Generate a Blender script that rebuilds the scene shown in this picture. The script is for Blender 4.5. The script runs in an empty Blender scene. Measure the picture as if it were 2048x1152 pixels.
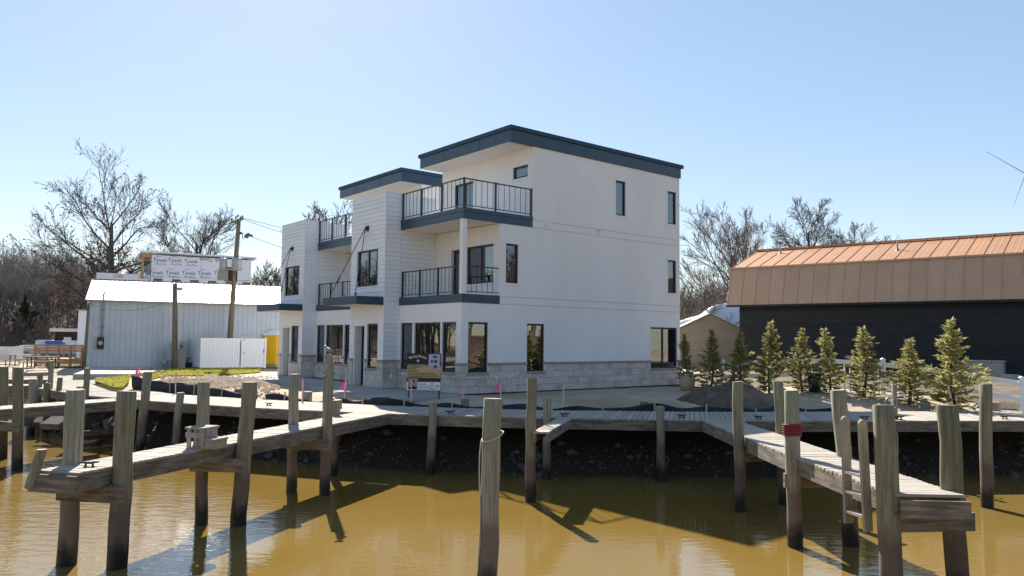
import bpy, math, random
import numpy as np
from mathutils import Vector, Matrix
rnd = random.Random(7)
SC = bpy.context.scene
COL = SC.collection
rad = math.radians

# ------------------------------------------------------------------ camera
F_PX, PITCH, ROLL, CAM_Z = 1535.887, rad(3.8566), rad(0.5655), 2.0
_fw = Vector((0, math.cos(PITCH), math.sin(PITCH)))
_r0 = Vector((1, 0, 0)); _u0 = _r0.cross(_fw)
RT = _r0 * math.cos(ROLL) + _u0 * math.sin(ROLL)
UP = -_r0 * math.sin(ROLL) + _u0 * math.cos(ROLL)
cd = bpy.data.cameras.new('camera'); cam = bpy.data.objects.new('camera', cd); COL.objects.link(cam)
M = Matrix((RT, UP, -_fw)).transposed().to_4x4(); M.translation = (0, 0, CAM_Z)
cam.matrix_world = M
cd.sensor_width = 36; cd.lens = F_PX / 2048 * 36; cd.clip_end = 3000; cd.clip_start = .1
SC.camera = cam

# ------------------------------------------------------------------ sky, sun, exposure
SUN_EL, SUN_AZ = rad(38), rad(17.2)          # azimuth: left of straight ahead
w = bpy.data.worlds.new('World'); SC.world = w; w.use_nodes = True
nt = w.node_tree; bg = nt.nodes['Background']
sky = nt.nodes.new('ShaderNodeTexSky'); sky.sky_type = 'NISHITA'; sky.sun_disc = False
sky.sun_elevation = SUN_EL; sky.sun_rotation = -SUN_AZ
sky.altitude = 0; sky.air_density = 1.0; sky.dust_density = 0.2; sky.ozone_density = 1.6
gm = nt.nodes.new('ShaderNodeGamma'); gm.inputs[1].default_value = .57          # evens the whole sky out, as the photograph's tone mapping does
hs_ = nt.nodes.new('ShaderNodeHueSaturation'); hs_.inputs['Saturation'].default_value = 1.34; hs_.inputs['Hue'].default_value = .504
nt.links.new(sky.outputs[0], gm.inputs[0]); nt.links.new(gm.outputs[0], hs_.inputs['Color']); nt.links.new(hs_.outputs[0], bg.inputs[0]); bg.inputs[1].default_value = .138
ld = bpy.data.lights.new('sun', 'SUN'); ld.energy = 5.0; ld.angle = rad(.53); ld.color = (1, .93, .82)
sun = bpy.data.objects.new('sun', ld); COL.objects.link(sun)
sd = Vector((-math.sin(SUN_AZ) * math.cos(SUN_EL), math.cos(SUN_AZ) * math.cos(SUN_EL), math.sin(SUN_EL)))
sun.rotation_euler = sd.to_track_quat('Z', 'Y').to_euler(); sun.location = (0, 60, 80)
vs = SC.view_settings; vs.view_transform = 'Standard'; vs.look = 'None'; vs.gamma = 1; vs.exposure = 1.24
SC.cycles.use_denoising = True
SC.cycles.max_bounces = 8; SC.cycles.diffuse_bounces = 4; SC.cycles.glossy_bounces = 4
SC.cycles.transparent_max_bounces = 12; SC.cycles.caustics_reflective = False; SC.cycles.caustics_refractive = False
SC.cycles.sample_clamp_indirect = 6

# ------------------------------------------------------------------ pixel helpers (2048 x 1152 photograph)
def ray(x, y): return _fw + RT * ((x - 1024) / F_PX) - UP * ((y - 576) / F_PX)
def at(x, y, z):
    d = ray(x, y); k = (z - CAM_Z) / d.z; return Vector((d.x * k, d.y * k, z))
def dep(x, y, Y):
    d = ray(x, y); k = Y / d.y; return Vector((d.x * k, Y, CAM_Z + d.z * k))

# ------------------------------------------------------------------ materials
MATS = {}
def node(t, k, **kw):
    n = t.nodes.new(k)
    for a, b in kw.items(): setattr(n, a, b)
    return n
def base(name, col, rough=.6, spec=.4, metal=0):
    m = bpy.data.materials.new(name); m.use_nodes = True
    p = m.node_tree.nodes['Principled BSDF']
    p.inputs['Base Color'].default_value = (*col, 1); p.inputs['Roughness'].default_value = rough
    p.inputs['Specular IOR Level'].default_value = spec; p.inputs['Metallic'].default_value = metal
    MATS[name] = m
    return m, m.node_tree, p
def surf(name, col, col2=None, rough=.7, spec=.3, scale=4, stretch=(1, 1, 1), bump=.1, bscale=None, bdist=.01,
         contrast=(.35, .65), vary=0, metal=0, coords='Object', col3=None, scale3=.6):
    """noise-varied paint / mineral / timber surface"""
    m, t, p = base(name, col, rough, spec, metal)
    L = t.links.new
    tc = node(t, 'ShaderNodeTexCoord'); mp = node(t, 'ShaderNodeMapping'); mp.inputs['Scale'].default_value = stretch
    L(tc.outputs[coords], mp.inputs[0])
    oi = node(t, 'ShaderNodeObjectInfo')
    ofs = node(t, 'ShaderNodeVectorMath', operation='MULTIPLY_ADD')
    cmb = node(t, 'ShaderNodeCombineXYZ')
    for i in range(3): L(oi.outputs['Random'], cmb.inputs[i])
    L(cmb.outputs[0], ofs.inputs[0]); ofs.inputs[1].default_value = (37, 71, 53) if vary else (0, 0, 0); L(mp.outputs[0], ofs.inputs[2])
    n1 = node(t, 'ShaderNodeTexNoise'); n1.inputs['Scale'].default_value = scale; n1.inputs['Detail'].default_value = 6
    n1.inputs['Roughness'].default_value = .62
    L(ofs.outputs[0], n1.inputs['Vector'])
    out = None
    if col2:
        r = node(t, 'ShaderNodeMapRange'); r.inputs[1].default_value, r.inputs[2].default_value = contrast
        L(n1.outputs[0], r.inputs[0])
        mx = node(t, 'ShaderNodeMix', data_type='RGBA'); mx.inputs[6].default_value = (*col, 1); mx.inputs[7].default_value = (*col2, 1)
        L(r.outputs[0], mx.inputs[0]); out = mx.outputs[2]
    if col3:
        n3 = node(t, 'ShaderNodeTexNoise'); n3.inputs['Scale'].default_value = scale3; n3.inputs['Detail'].default_value = 4
        L(ofs.outputs[0], n3.inputs['Vector'])
        r = node(t, 'ShaderNodeMapRange'); r.inputs[1].default_value, r.inputs[2].default_value = (.48, .68); L(n3.outputs[0], r.inputs[0])
        mx = node(t, 'ShaderNodeMix', data_type='RGBA'); mx.inputs[7].default_value = (*col3, 1)
        if out: L(out, mx.inputs[6])
        else: mx.inputs[6].default_value = (*col, 1)
        L(r.outputs[0], mx.inputs[0]); out = mx.outputs[2]
    if vary:
        hv = node(t, 'ShaderNodeHueSaturation'); r = node(t, 'ShaderNodeMapRange')
        r.inputs[3].default_value, r.inputs[4].default_value = 1 - vary, 1 + vary
        L(oi.outputs['Random'], r.inputs[0]); L(r.outputs[0], hv.inputs['Value'])
        if out: L(out, hv.inputs['Color'])
        else: hv.inputs['Color'].default_value = (*col, 1)
        out = hv.outputs[0]
    if out: L(out, p.inputs['Base Color'])
    if bump:
        bp = node(t, 'ShaderNodeBump'); bp.inputs['Strength'].default_value = bump; bp.inputs['Distance'].default_value = bdist
        if bscale:
            n2 = node(t, 'ShaderNodeTexNoise'); n2.inputs['Scale'].default_value = bscale; n2.inputs['Detail'].default_value = 4
            L(ofs.outputs[0], n2.inputs['Vector']); L(n2.outputs[0], bp.inputs['Height'])
        else: L(n1.outputs[0], bp.inputs['Height'])
        L(bp.outputs[0], p.inputs['Normal'])
    return m

surf('stucco', (.84, .83, .835), (.80, .79, .795), rough=.85, scale=1.2, col3=(.775, .76, .755), scale3=.35, stretch=(1, 1, .35), bump=.25, bscale=60, bdist=.004)
surf('siding', (.80, .84, .89), (.76, .80, .85), rough=.55, scale=2, bump=.08, bscale=20, vary=.03)
surf('white_trim', (.80, .80, .80), rough=.5, bump=0)
surf('soffit', (.80, .78, .74), (.76, .74, .70), rough=.7, scale=2, bump=.1, bscale=30)
surf('interior', (.40, .37, .32), (.36, .33, .28), rough=.9, scale=1, bump=0)
surf('interior_floor', (.30, .24, .18), (.22, .17, .12), rough=.6, scale=2, stretch=(1, 8, 1), bump=0)
surf('charcoal', (.026, .058, .098), (.020, .044, .076), rough=.33, spec=.6, scale=1.5, bump=.03, bscale=5)
surf('bronze', (.018, .018, .022), rough=.4, spec=.5, bump=0)
surf('rail_black', (.02, .022, .028), rough=.4, spec=.5, bump=0)
surf('stone_block', (.64, .58, .535), (.55, .49, .45), rough=.95, scale=7, bump=.3, bscale=35, bdist=.010, vary=.045, col3=(.42, .37, .335), scale3=1.1)
surf('stone_cap', (.37, .34, .32), (.32, .29, .27), rough=.9, scale=8, bump=.4, bscale=40, vary=.06)
surf('mortar', (.58, .53, .49), (.50, .46, .43), rough=.95, scale=10, bump=.3)
surf('concrete', (.42, .40, .37), (.34, .32, .30), rough=.9, scale=3, bump=.2, bscale=40, col3=(.30, .28, .25), scale3=.4)
surf('cap_flash', (.030, .062, .105), rough=.6, spec=.3, bump=0)
surf('sand_ground', (.47, .38, .28), (.36, .29, .21), rough=.95, scale=.9, bump=.7, bscale=7, bdist=.05, col3=(.30, .23, .16), scale3=.22, coords='Object')
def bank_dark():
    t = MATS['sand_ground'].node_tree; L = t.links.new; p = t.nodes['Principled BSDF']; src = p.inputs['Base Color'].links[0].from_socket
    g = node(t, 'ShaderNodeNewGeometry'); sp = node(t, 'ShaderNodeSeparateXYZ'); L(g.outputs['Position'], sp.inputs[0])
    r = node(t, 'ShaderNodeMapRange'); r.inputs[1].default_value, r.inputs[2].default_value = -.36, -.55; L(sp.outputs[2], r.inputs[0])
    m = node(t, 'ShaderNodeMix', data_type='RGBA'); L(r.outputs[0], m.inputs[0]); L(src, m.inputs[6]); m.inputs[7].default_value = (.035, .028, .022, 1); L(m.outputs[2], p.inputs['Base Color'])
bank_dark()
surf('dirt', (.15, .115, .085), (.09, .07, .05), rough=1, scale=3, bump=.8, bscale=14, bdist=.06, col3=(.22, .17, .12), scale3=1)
surf('leaf_litter', (.15, .10, .065), (.07, .05, .035), rough=1, scale=1.2, bump=.6, bscale=3, bdist=.2, col3=(.20, .15, .10), scale3=.2)
surf('riprap', (.12, .105, .095), (.06, .052, .045), rough=.9, scale=5, bump=.5, bscale=25, vary=.3)
surf('deck_wood', (.45, .405, .345), (.29, .255, .215), rough=.85, scale=3, stretch=(14, 1.2, 8), bump=.5, bscale=None, bdist=.006, vary=.16, contrast=(.3, .7), col3=(.27, .24, .21), scale3=.9)
surf('beam_wood', (.25, .215, .175), (.12, .10, .085), rough=.9, scale=2.2, stretch=(1.2, 1.2, 9), bump=.7, bdist=.01, vary=.14, col3=(.10, .09, .075), scale3=1.1)
surf('grey_timber', (.36, .32, .27), (.24, .21, .18), rough=.9, scale=3, stretch=(6, 6, 1), bump=.4, bdist=.006, vary=.1)
surf('end_grain', (.46, .38, .27), (.30, .24, .17), rough=.9, scale=16, bump=.4)
surf('new_wood', (.46, .27, .14), (.36, .20, .10), rough=.8, scale=3, stretch=(1, 1, 6), bump=.2, vary=.1)
surf('stake_wood', (.55, .42, .28), (.44, .33, .22), rough=.85, scale=6, stretch=(6, 6, 1), bump=.2, vary=.1)
surf('stake_pink', (.85, .42, .42), (.75, .50, .45), rough=.85, scale=8, bump=.1, vary=.08)
surf('flag_pink', (.95, .13, .32), rough=.6, bump=0)
surf('silt_fabric', (.018, .020, .024), (.035, .037, .042), rough=.75, scale=3, stretch=(1, 1, 4), bump=.6, bscale=6, bdist=.03)
surf('metal_grey', (.52, .56, .615), (.47, .51, .565), rough=.55, spec=.4, scale=.8, bump=.03, vary=.03)
surf('metal_roof_white', (.43, .40, .365), (.39, .36, .325), rough=.4, spec=.5, scale=.6, bump=.03, vary=.03)
surf('copper_roof', (.55, .285, .135), (.49, .25, .115), rough=.42, spec=.5, scale=.7, bump=.05, vary=.05, metal=.25)
surf('mansard', (.54, .36, .235), (.49, .32, .205), rough=.5, spec=.45, scale=.7, bump=.05, vary=.05, metal=.1)
surf('black_siding', (.013, .017, .020), (.021, .025, .028), rough=.6, scale=2, bump=.2, bscale=14, vary=.25)
surf('beige_siding', (.40, .34, .27), (.34, .29, .23), rough=.7, scale=2, bump=.1, vary=.07)
surf('shrink_wrap', (.86, .88, .92), (.82, .84, .90), rough=.3, spec=.5, scale=1.3, bump=.25, bscale=3, bdist=.05)
surf('vinyl_white', (.82, .83, .86), rough=.4, spec=.5, bump=0, vary=.015)
surf('cream', (.72, .68, .58), rough=.6, bump=0)
surf('toilet_yellow', (.85, .50, .01), (.80, .46, .01), rough=.42, spec=.5, scale=3, bump=.05)
surf('house_wrap', (.72, .74, .80), (.66, .68, .75), rough=.45, scale=1.2, bump=.25, bscale=2.5, bdist=.03)
surf('print_navy', (.03, .06, .17), rough=.5, bump=0)
surf('print_red', (.62, .07, .10), rough=.5, bump=0)
surf('print_white', (.85, .85, .85), rough=.5, bump=0)
surf('print_black', (.012, .010, .012), rough=.5, bump=0)
surf('sign_black', (.022, .018, .020), rough=.45, bump=0)
surf('sign_gold', (.52, .36, .18), rough=.5, bump=0)
surf('sign_maroon', (.045, .02, .022), rough=.5, bump=0)
surf('sign_blue', (.42, .46, .62), rough=.5, bump=0)
surf('sign_grey', (.30, .29, .27), rough=.5, bump=0)
surf('sign_dark', (.10, .10, .12), rough=.5, bump=0)
surf('skin_print', (.45, .24, .17), rough=.5, bump=0)
surf('galvanised', (.42, .44, .47), (.34, .36, .39), rough=.45, spec=.5, scale=4, metal=.3, bump=.05)
surf('iron', (.035, .03, .028), (.07, .045, .035), rough=.6, scale=20, bump=.2)
surf('bark', (.105, .085, .075), (.06, .05, .045), rough=.95, scale=6, stretch=(1, 1, .3), bump=.5, bdist=.03)
surf('bark_light', (.15, .125, .108), (.095, .08, .07), rough=.95, scale=6, stretch=(1, 1, .3), bump=.3, bdist=.03)
surf('bark_grey', (.29, .27, .255), (.20, .185, .175), rough=.95, scale=6, bump=0)
surf('dead_leaf', (.11, .055, .03), (.17, .09, .05), rough=.8, scale=.7, bump=0)
surf('conifer', (.29, .30, .10), (.42, .40, .18), rough=.7, spec=.3, scale=3, bump=0, vary=.15, col3=(.30, .21, .10), scale3=5)
surf('dark_conifer', (.025, .05, .03), (.04, .07, .03), rough=.8, scale=1, bump=0)
surf('grass', (.30, .29, .05), (.40, .36, .08), rough=.9, scale=1.2, bump=0)
surf('pole_wood', (.24, .19, .135), (.15, .115, .08), rough=.9, scale=3, stretch=(7, 7, .5), bump=.4, col3=(.17, .18, .10), scale3=.5)
surf('rope_red', (.16, .022, .032), (.22, .035, .045), rough=.8, scale=30, bump=.5)
surf('rope_grey', (.50, .48, .45), (.38, .36, .34), rough=.85, scale=40, bump=.5)
surf('boat_white', (.80, .80, .80), rough=.3, spec=.5, bump=0)
surf('boat_blue', (.10, .20, .55), rough=.6, bump=0)
surf('mulch', (.10, .065, .05), (.26, .20, .15), rough=1, scale=9, bump=.9, bscale=18, bdist=.05)
surf('light_amber', (.85, .80, .7), rough=.4, bump=0)

def translucent(name, f=.35):
    t = MATS[name].node_tree; L = t.links.new; p = t.nodes['Principled BSDF']; tr = node(t, 'ShaderNodeBsdfTranslucent'); mx = node(t, 'ShaderNodeMixShader'); mx.inputs[0].default_value = f
    L(p.inputs['Base Color'].links[0].from_socket, tr.inputs[0]); L(p.outputs[0], mx.inputs[1]); L(tr.outputs[0], mx.inputs[2]); L(mx.outputs[0], t.nodes['Material Output'].inputs[0])
for n_ in ('conifer', 'grass', 'dead_leaf'): translucent(n_, .45)
def piling_material():
    """weathered pile: long grain, green cast, brown tidal band, black wet band by height"""
    m, t, p = base('piling_wood', (.3, .28, .23), .9, .3); L = t.links.new
    geo = node(t, 'ShaderNodeNewGeometry'); sep = node(t, 'ShaderNodeSeparateXYZ'); L(geo.outputs['Position'], sep.inputs[0])
    tc = node(t, 'ShaderNodeTexCoord'); oi = node(t, 'ShaderNodeObjectInfo')
    def noise(scale, sx, sz, det=6):
        mp = node(t, 'ShaderNodeMapping'); mp.inputs['Scale'].default_value = (sx, sx, sz)
        L(tc.outputs['Object'], mp.inputs[0]); L(oi.outputs['Random'], mp.inputs['Location'])
        n = node(t, 'ShaderNodeTexNoise'); n.inputs['Scale'].default_value = scale; n.inputs['Detail'].default_value = det
        n.inputs['Roughness'].default_value = .65; L(mp.outputs[0], n.inputs['Vector']); return n.outputs[0]
    def mix(f, a, b):
        mx = node(t, 'ShaderNodeMix', data_type='RGBA')
        for k, s in ((0, f), (6, a), (7, b)):
            if isinstance(s, tuple): mx.inputs[k].default_value = (*s, 1)
            else: L(s, mx.inputs[k])
        return mx.outputs[2]
    def rng(s, a, b, c=0, d=1):
        r = node(t, 'ShaderNodeMapRange'); r.inputs[1].default_value, r.inputs[2].default_value, r.inputs[3].default_value, r.inputs[4].default_value = a, b, c, d
        L(s, r.inputs[0]); return r.outputs[0]
    grain = noise(9, 2.6, .10); fine = noise(20, 3, .09); blot = noise(2.2, 1, .8, 3); ring = noise(3, 1.5, .5, 5)
    c = mix(rng(grain, .35, .65), (.33, .305, .23), (.155, .135, .10))
    c = mix(rng(blot, .45, .70), c, (.185, .21, .135))
    c = mix(rng(fine, .56, .70), c, (.075, .062, .048))
    z = node(t, 'ShaderNodeMath', operation='MULTIPLY_ADD'); L(ring, z.inputs[0]); z.inputs[1].default_value = .7; L(sep.outputs[2], z.inputs[2])
    zz = z.outputs[0]       # height + 0.35 +- noise
    c = mix(rng(zz, -.25, -.50), c, (.15, .115, .095))
    c = mix(rng(zz, -.95, -1.10), c, (.055, .045, .038))
    c = mix(rng(zz, -1.15, -1.22), c, (.016, .015, .013))
    hv = node(t, 'ShaderNodeHueSaturation'); L(rng(oi.outputs['Random'], 0, 1, .72, 1.22), hv.inputs['Value']); L(rng(oi.outputs['Random'], 0, 1, 1.25, .7), hv.inputs['Saturation']); L(c, hv.inputs['Color']); c = hv.outputs[0]
    L(c, p.inputs['Base Color']); L(rng(sep.outputs[2], -1.5, -1.3, .45, .92), p.inputs['Roughness'])
    bp = node(t, 'ShaderNodeBump'); bp.inputs['Strength'].default_value = .7; bp.inputs['Distance'].default_value = .012
    L(grain, bp.inputs['Height']); L(bp.outputs[0], p.inputs['Normal'])
piling_material()

def water_material():
    m, t, p = base('muddy_water', (.40, .245, .055), .035, .5); L = t.links.new
    p.inputs['IOR'].default_value = 2.0
    tc = node(t, 'ShaderNodeTexCoord')
    def nz(scale, st, det, rotz=0):
        mp = node(t, 'ShaderNodeMapping'); mp.inputs['Scale'].default_value = st; mp.inputs['Rotation'].default_value = (0, 0, rotz)
        L(tc.outputs['Object'], mp.inputs[0]); n = node(t, 'ShaderNodeTexNoise')
        n.inputs['Scale'].default_value = scale; n.inputs['Detail'].default_value = det; L(mp.outputs[0], n.inputs['Vector']); return n.outputs[0]
    a = nz(4.2, (.55, 1.4, 1), 4, .35); b = nz(.35, (1, 1.4, 1), 2, .2); g = nz(.085, (1, 1, 1), 2)
    ad = node(t, 'ShaderNodeMath', operation='MULTIPLY_ADD'); L(b, ad.inputs[0]); ad.inputs[1].default_value = 1.1; L(a, ad.inputs[2])
    # gusts: ripples strong on the open left water, slack in the lee of the docks
    sx = node(t, 'ShaderNodeSeparateXYZ'); L(tc.outputs['Object'], sx.inputs[0])
    r = node(t, 'ShaderNodeMapRange'); r.inputs[1].default_value, r.inputs[2].default_value = -1.5, -6.5
    gx = node(t, 'ShaderNodeMath', operation='MULTIPLY_ADD'); L(g, gx.inputs[0]); gx.inputs[1].default_value = 6; L(sx.outputs[0], gx.inputs[2])
    L(gx.outputs[0], r.inputs[0]); r.inputs[3].default_value, r.inputs[4].default_value = .06, .36
    bp = node(t, 'ShaderNodeBump'); bp.inputs['Distance'].default_value = .075
    L(r.outputs[0], bp.inputs['Strength']); L(ad.outputs[0], bp.inputs['Height']); L(bp.outputs[0], p.inputs['Normal'])
    silt = nz(.25, (1, 1, 1), 4); rr = node(t, 'ShaderNodeMapRange'); rr.inputs[1].default_value, rr.inputs[2].default_value = .35, .7; L(silt, rr.inputs[0])
    mx = node(t, 'ShaderNodeMix', data_type='RGBA'); mx.inputs[6].default_value = (.195, .125, .028, 1); mx.inputs[7].default_value = (.215, .142, .042, 1)
    L(rr.outputs[0], mx.inputs[0]); L(mx.outputs[2], p.inputs['Base Color'])
water_material()

def glass_material():
    m = bpy.data.materials.new('glass'); m.use_nodes = True; t = m.node_tree; L = t.links.new; MATS['glass'] = m
    t.nodes.remove(t.nodes['Principled BSDF'])
    tr = node(t, 'ShaderNodeBsdfTransparent'); tr.inputs[0].default_value = (.72, .78, .76, 1)
    gl = node(t, 'ShaderNodeBsdfGlossy'); gl.inputs['Roughness'].default_value = .015; gl.inputs[0].default_value = (.92, .96, 1, 1)
    fr = node(t, 'ShaderNodeFresnel'); fr.inputs[0].default_value = 2.9
    tc = node(t, 'ShaderNodeTexCoord'); n = node(t, 'ShaderNodeTexNoise'); n.inputs['Scale'].default_value = 1.3
    L(tc.outputs['Object'], n.inputs['Vector']); bp = node(t, 'ShaderNodeBump'); bp.inputs['Strength'].default_value = .02; L(n.outputs[0], bp.inputs['Height'])
    L(bp.outputs[0], gl.inputs['Normal'])
    mx = node(t, 'ShaderNodeMixShader'); L(fr.outputs[0], mx.inputs[0]); L(tr.outputs[0], mx.inputs[1]); L(gl.outputs[0], mx.inputs[2])
    L(mx.outputs[0], t.nodes['Material Output'].inputs[0])
glass_material()
def bulb_material():
    m, t, p = base('bulb', (1, .7, .4)); p.inputs['Emission Color'].default_value = (1, .62, .25, 1); p.inputs['Emission Strength'].default_value = 6
bulb_material()

# ------------------------------------------------------------------ mesh helpers
class MB:
    def __init__(s): s.v = []; s.f = []
    def quad(s, *p):
        n = len(s.v); s.v += [tuple(q) for q in p]; s.f.append(tuple(range(n, n + len(p)))); return s
    def box(s, x0, x1, y0, y1, z0, z1, mat=None):
        c = [(x, y, z) for z in (z0, z1) for y in (y0, y1) for x in (x0, x1)]
        if mat is not None: c = [tuple(mat @ Vector(q)) for q in c]
        n = len(s.v); s.v += c
        s.f += [tuple(n + i for i in q) for q in ((0, 2, 3, 1), (4, 5, 7, 6), (0, 1, 5, 4), (2, 6, 7, 3), (0, 4, 6, 2), (1, 3, 7, 5))]
        return s
    def beam(s, p0, p1, wid, hei, up=(0, 0, 1)):
        """box along p0-p1; p0/p1 at the centre of its section"""
        p0, p1 = Vector(p0), Vector(p1); d = p1 - p0; L = d.length; d.normalize()
        x = d.cross(Vector(up)); x = x.normalized() if x.length > 1e-4 else Vector((1, 0, 0)); z = x.cross(d)
        m = Matrix((x, d, z)).transposed().to_4x4(); m.translation = p0
        return s.box(-wid / 2, wid / 2, 0, L, -hei / 2, hei / 2, m)
    def tube(s, pts, rs, n=8, caps=True):
        pts = [Vector(p) for p in pts]
        if not hasattr(rs, '__len__'): rs = [rs] * len(pts)
        rings = []; prev = None
        for i, p in enumerate(pts):
            d = (pts[min(i + 1, len(pts) - 1)] - pts[max(i - 1, 0)]).normalized()
            if prev is None: a = d.orthogonal().normalized()
            else:
                a = prev - d * prev.dot(d); a = a.normalized() if a.length > 1e-6 else d.orthogonal().normalized()
            prev = a; b = d.cross(a); k = len(s.v); rings.append(k)
            s.v += [tuple(p + (a * math.cos(2 * math.pi * j / n) + b * math.sin(2 * math.pi * j / n)) * rs[i]) for j in range(n)]
        for k0, k1 in zip(rings, rings[1:]):
            for j in range(n):
                j2 = (j + 1) % n; s.f.append((k0 + j, k0 + j2, k1 + j2, k1 + j))
        if caps:
            s.f.append(tuple(rings[0] + j for j in reversed(range(n)))); s.f.append(tuple(rings[-1] + j for j in range(n)))
        return s
    def prism(s, pts, z0, z1):
        n = len(s.v); k = len(pts)
        s.v += [(p[0], p[1], z0) for p in pts] + [(p[0], p[1], z1) for p in pts]
        s.f += [tuple(n + i for i in reversed(range(k))), tuple(n + k + i for i in range(k))]
        s.f += [(n + i, n + (i + 1) % k, n + k + (i + 1) % k, n + k + i) for i in range(k)]
        return s
    def mesh(s, name, mat, smooth=False):
        me = bpy.data.meshes.new(name); me.from_pydata(s.v, [], s.f)
        if mat: me.materials.append(MATS[mat])
        if smooth: me.polygons.foreach_set('use_smooth', [True] * len(me.polygons))
        me.update(); return me
    def build(s, name, mat, parent=None, smooth=False):
        return link(name, s.mesh(name, mat, smooth), parent)
def link(name, me, parent=None):
    o = bpy.data.objects.new(name, me); COL.objects.link(o)
    if parent: o.parent = parent
    return o
def bevel(o, wd=.01, seg=1):
    m = o.modifiers.new('bevel', 'BEVEL'); m.width = wd; m.segments = seg; m.limit_method = 'ANGLE'; return o
def tag(o, label, cat, group=None, kind=None):
    o['label'] = label; o['category'] = cat
    if group: o['group'] = group
    if kind: o['kind'] = kind
    return o
def thing(name, label, cat, loc=(0, 0, 0), rotz=0, group=None):
    o = bpy.data.objects.new(name, None); COL.objects.link(o); o.location = loc; o.rotation_euler = (0, 0, rotz)
    o.empty_display_size = .1
    return tag(o, label, cat, group)
def structure(o): o['kind'] = 'structure'; return o
def copy_tree(o, parent=None):
    c = o.copy(); COL.objects.link(c); c.parent = parent
    for ch in list(o.children): copy_tree(ch, c)
    return c
def fast_mesh(name, V, T, mat, smooth=False):
    V = np.asarray(V, np.float32); T = np.asarray(T, np.int32)
    me = bpy.data.meshes.new(name); me.vertices.add(len(V)); me.vertices.foreach_set('co', V.ravel())
    k = T.shape[1]; me.loops.add(T.size); me.loops.foreach_set('vertex_index', T.ravel()); me.polygons.add(len(T))
    me.polygons.foreach_set('loop_start', np.arange(0, T.size, k, dtype=np.int32)); me.polygons.foreach_set('loop_total', np.full(len(T), k, np.int32))
    if smooth: me.polygons.foreach_set('use_smooth', np.ones(len(T), bool))
    me.materials.append(MATS[mat]); me.update(calc_edges=True); me.validate(); return me
_TX = {}
def text(body, size, mat, parent, m, name='lettering', align='CENTER', spacing=1):
    key = (body, size, mat, align, spacing)
    if key not in _TX:
        cu = bpy.data.curves.new(name, 'FONT'); cu.body = body; cu.size = size; cu.extrude = .002; cu.align_x = align; cu.align_y = 'CENTER'
        cu.space_character = spacing; cu.resolution_u = 3
        t_ = bpy.data.objects.new(name, cu); COL.objects.link(t_); dg = bpy.context.evaluated_depsgraph_get()
        me = bpy.data.meshes.new_from_object(t_.evaluated_get(dg)); me.materials.clear(); me.materials.append(MATS[mat]); _TX[key] = me
        bpy.data.objects.remove(t_); bpy.data.curves.remove(cu)
    o = link(name, _TX[key], parent); o.matrix_local = m; return o
def facing(p, d, n):
    """matrix of a flat thing at p whose local x runs along d and whose face looks along n"""
    d = Vector(d).normalized(); n = Vector(n).normalized(); y = n.cross(d)
    m = Matrix((d, y, n)).transposed().to_4x4(); m.translation = p; return m

# ------------------------------------------------------------------ shoreline, ground, water
WATER_Z, DECK_Z = -1.8, -.15
SHORE = [(90, 31), (30, 26.6), (16.8, 25.2), (6.8, 23.9), (1.3, 23.9), (-1.7, 24.4), (-4.2, 24.9), (-8.7, 26.8), (-12.2, 28.7),
         (-15.2, 30.6), (-19.6, 34.6), (-24.8, 43), (-90, 46)]
def shore_dist(X, Y):
    """signed distance, positive on land (behind the line)"""
    best = np.full(X.shape, 1e9); sgn = np.ones(X.shape)
    for (x0, y0), (x1, y1) in zip(SHORE, SHORE[1:]):
        dx, dy = x1 - x0, y1 - y0; L2 = dx * dx + dy * dy
        tt = np.clip(((X - x0) * dx + (Y - y0) * dy) / L2, 0, 1)
        d = np.hypot(X - x0 - tt * dx, Y - y0 - tt * dy); s = np.where((Y - y0) * dx - (X - x0) * dy < 0, 1, -1)
        upd = d < best - 1e-9; sgn = np.where(upd, s, sgn); best = np.where(upd, d, best)
    return best * sgn
_g = np.random.RandomState(3)
def vnoise(X, Y, sc, seed):
    r = np.random.RandomState(seed); out = 0
    for k in range(6):
        a, b, p, q = r.normal(0, 1, 4); out = out + np.sin((X * a + Y * b) / sc + p * 6)
    return out / 6
def ground_z(X, Y):
    X, Y = np.asarray(X, float), np.asarray(Y, float)
    s = shore_dist(X, Y)
    sm = lambda a, b, q: (lambda k: k * k * (3 - 2 * k))(np.clip((q - a) / (b - a), 0, 1))
    land = -.33 + .30 * sm(.2, 2.6, s) + .05 * vnoise(X, Y, 1.6, 5) * sm(.3, 1.5, s) * (1 - sm(2.0, 4.0, s) * .6)
    land = land + .30 * sm(9, 12, X) * sm(25.5, 30, Y) * sm(60, 45, Y)
    bank = -.33 + s * .72 + .10 * vnoise(X, Y, .35, 8)
    z = np.where(s > 0, land, np.maximum(bank, -3.6))
    z = z - .02 - .1 * sm(60, 90, Y)
    back = sm(-62, -70, Y)
    return z * (1 - back) + back * .4
def lines(a, b, step, far_a, far_b):
    c = list(np.arange(a, b + 1e-6, step)); q = step; x = b
    while x < far_b: q *= 1.35; x += q; c.append(x)
    q = step; x = a
    while x > far_a: q *= 1.35; x -= q; c.insert(0, x)
    return np.array(c)
gx, gy = lines(-30, 22, .4, -1500, 1500), lines(19, 46, .4, -1500, 1500)
GX, GY = np.meshgrid(gx, gy); GZ = ground_z(GX, GY)
nx, ny = len(gx), len(gy)
idx = np.arange(nx * ny).reshape(ny, nx)
T = np.stack([idx[:-1, :-1], idx[:-1, 1:], idx[1:, 1:], idx[1:, :-1]], -1).reshape(-1, 4)
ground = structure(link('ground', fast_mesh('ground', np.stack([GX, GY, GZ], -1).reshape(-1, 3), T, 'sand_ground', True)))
b = MB(); b.quad((-1500, -70, WATER_Z), (1500, -70, WATER_Z), (1500, 60, WATER_Z), (-1500, 60, WATER_Z))
structure(b.build('water', 'muddy_water'))
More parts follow.
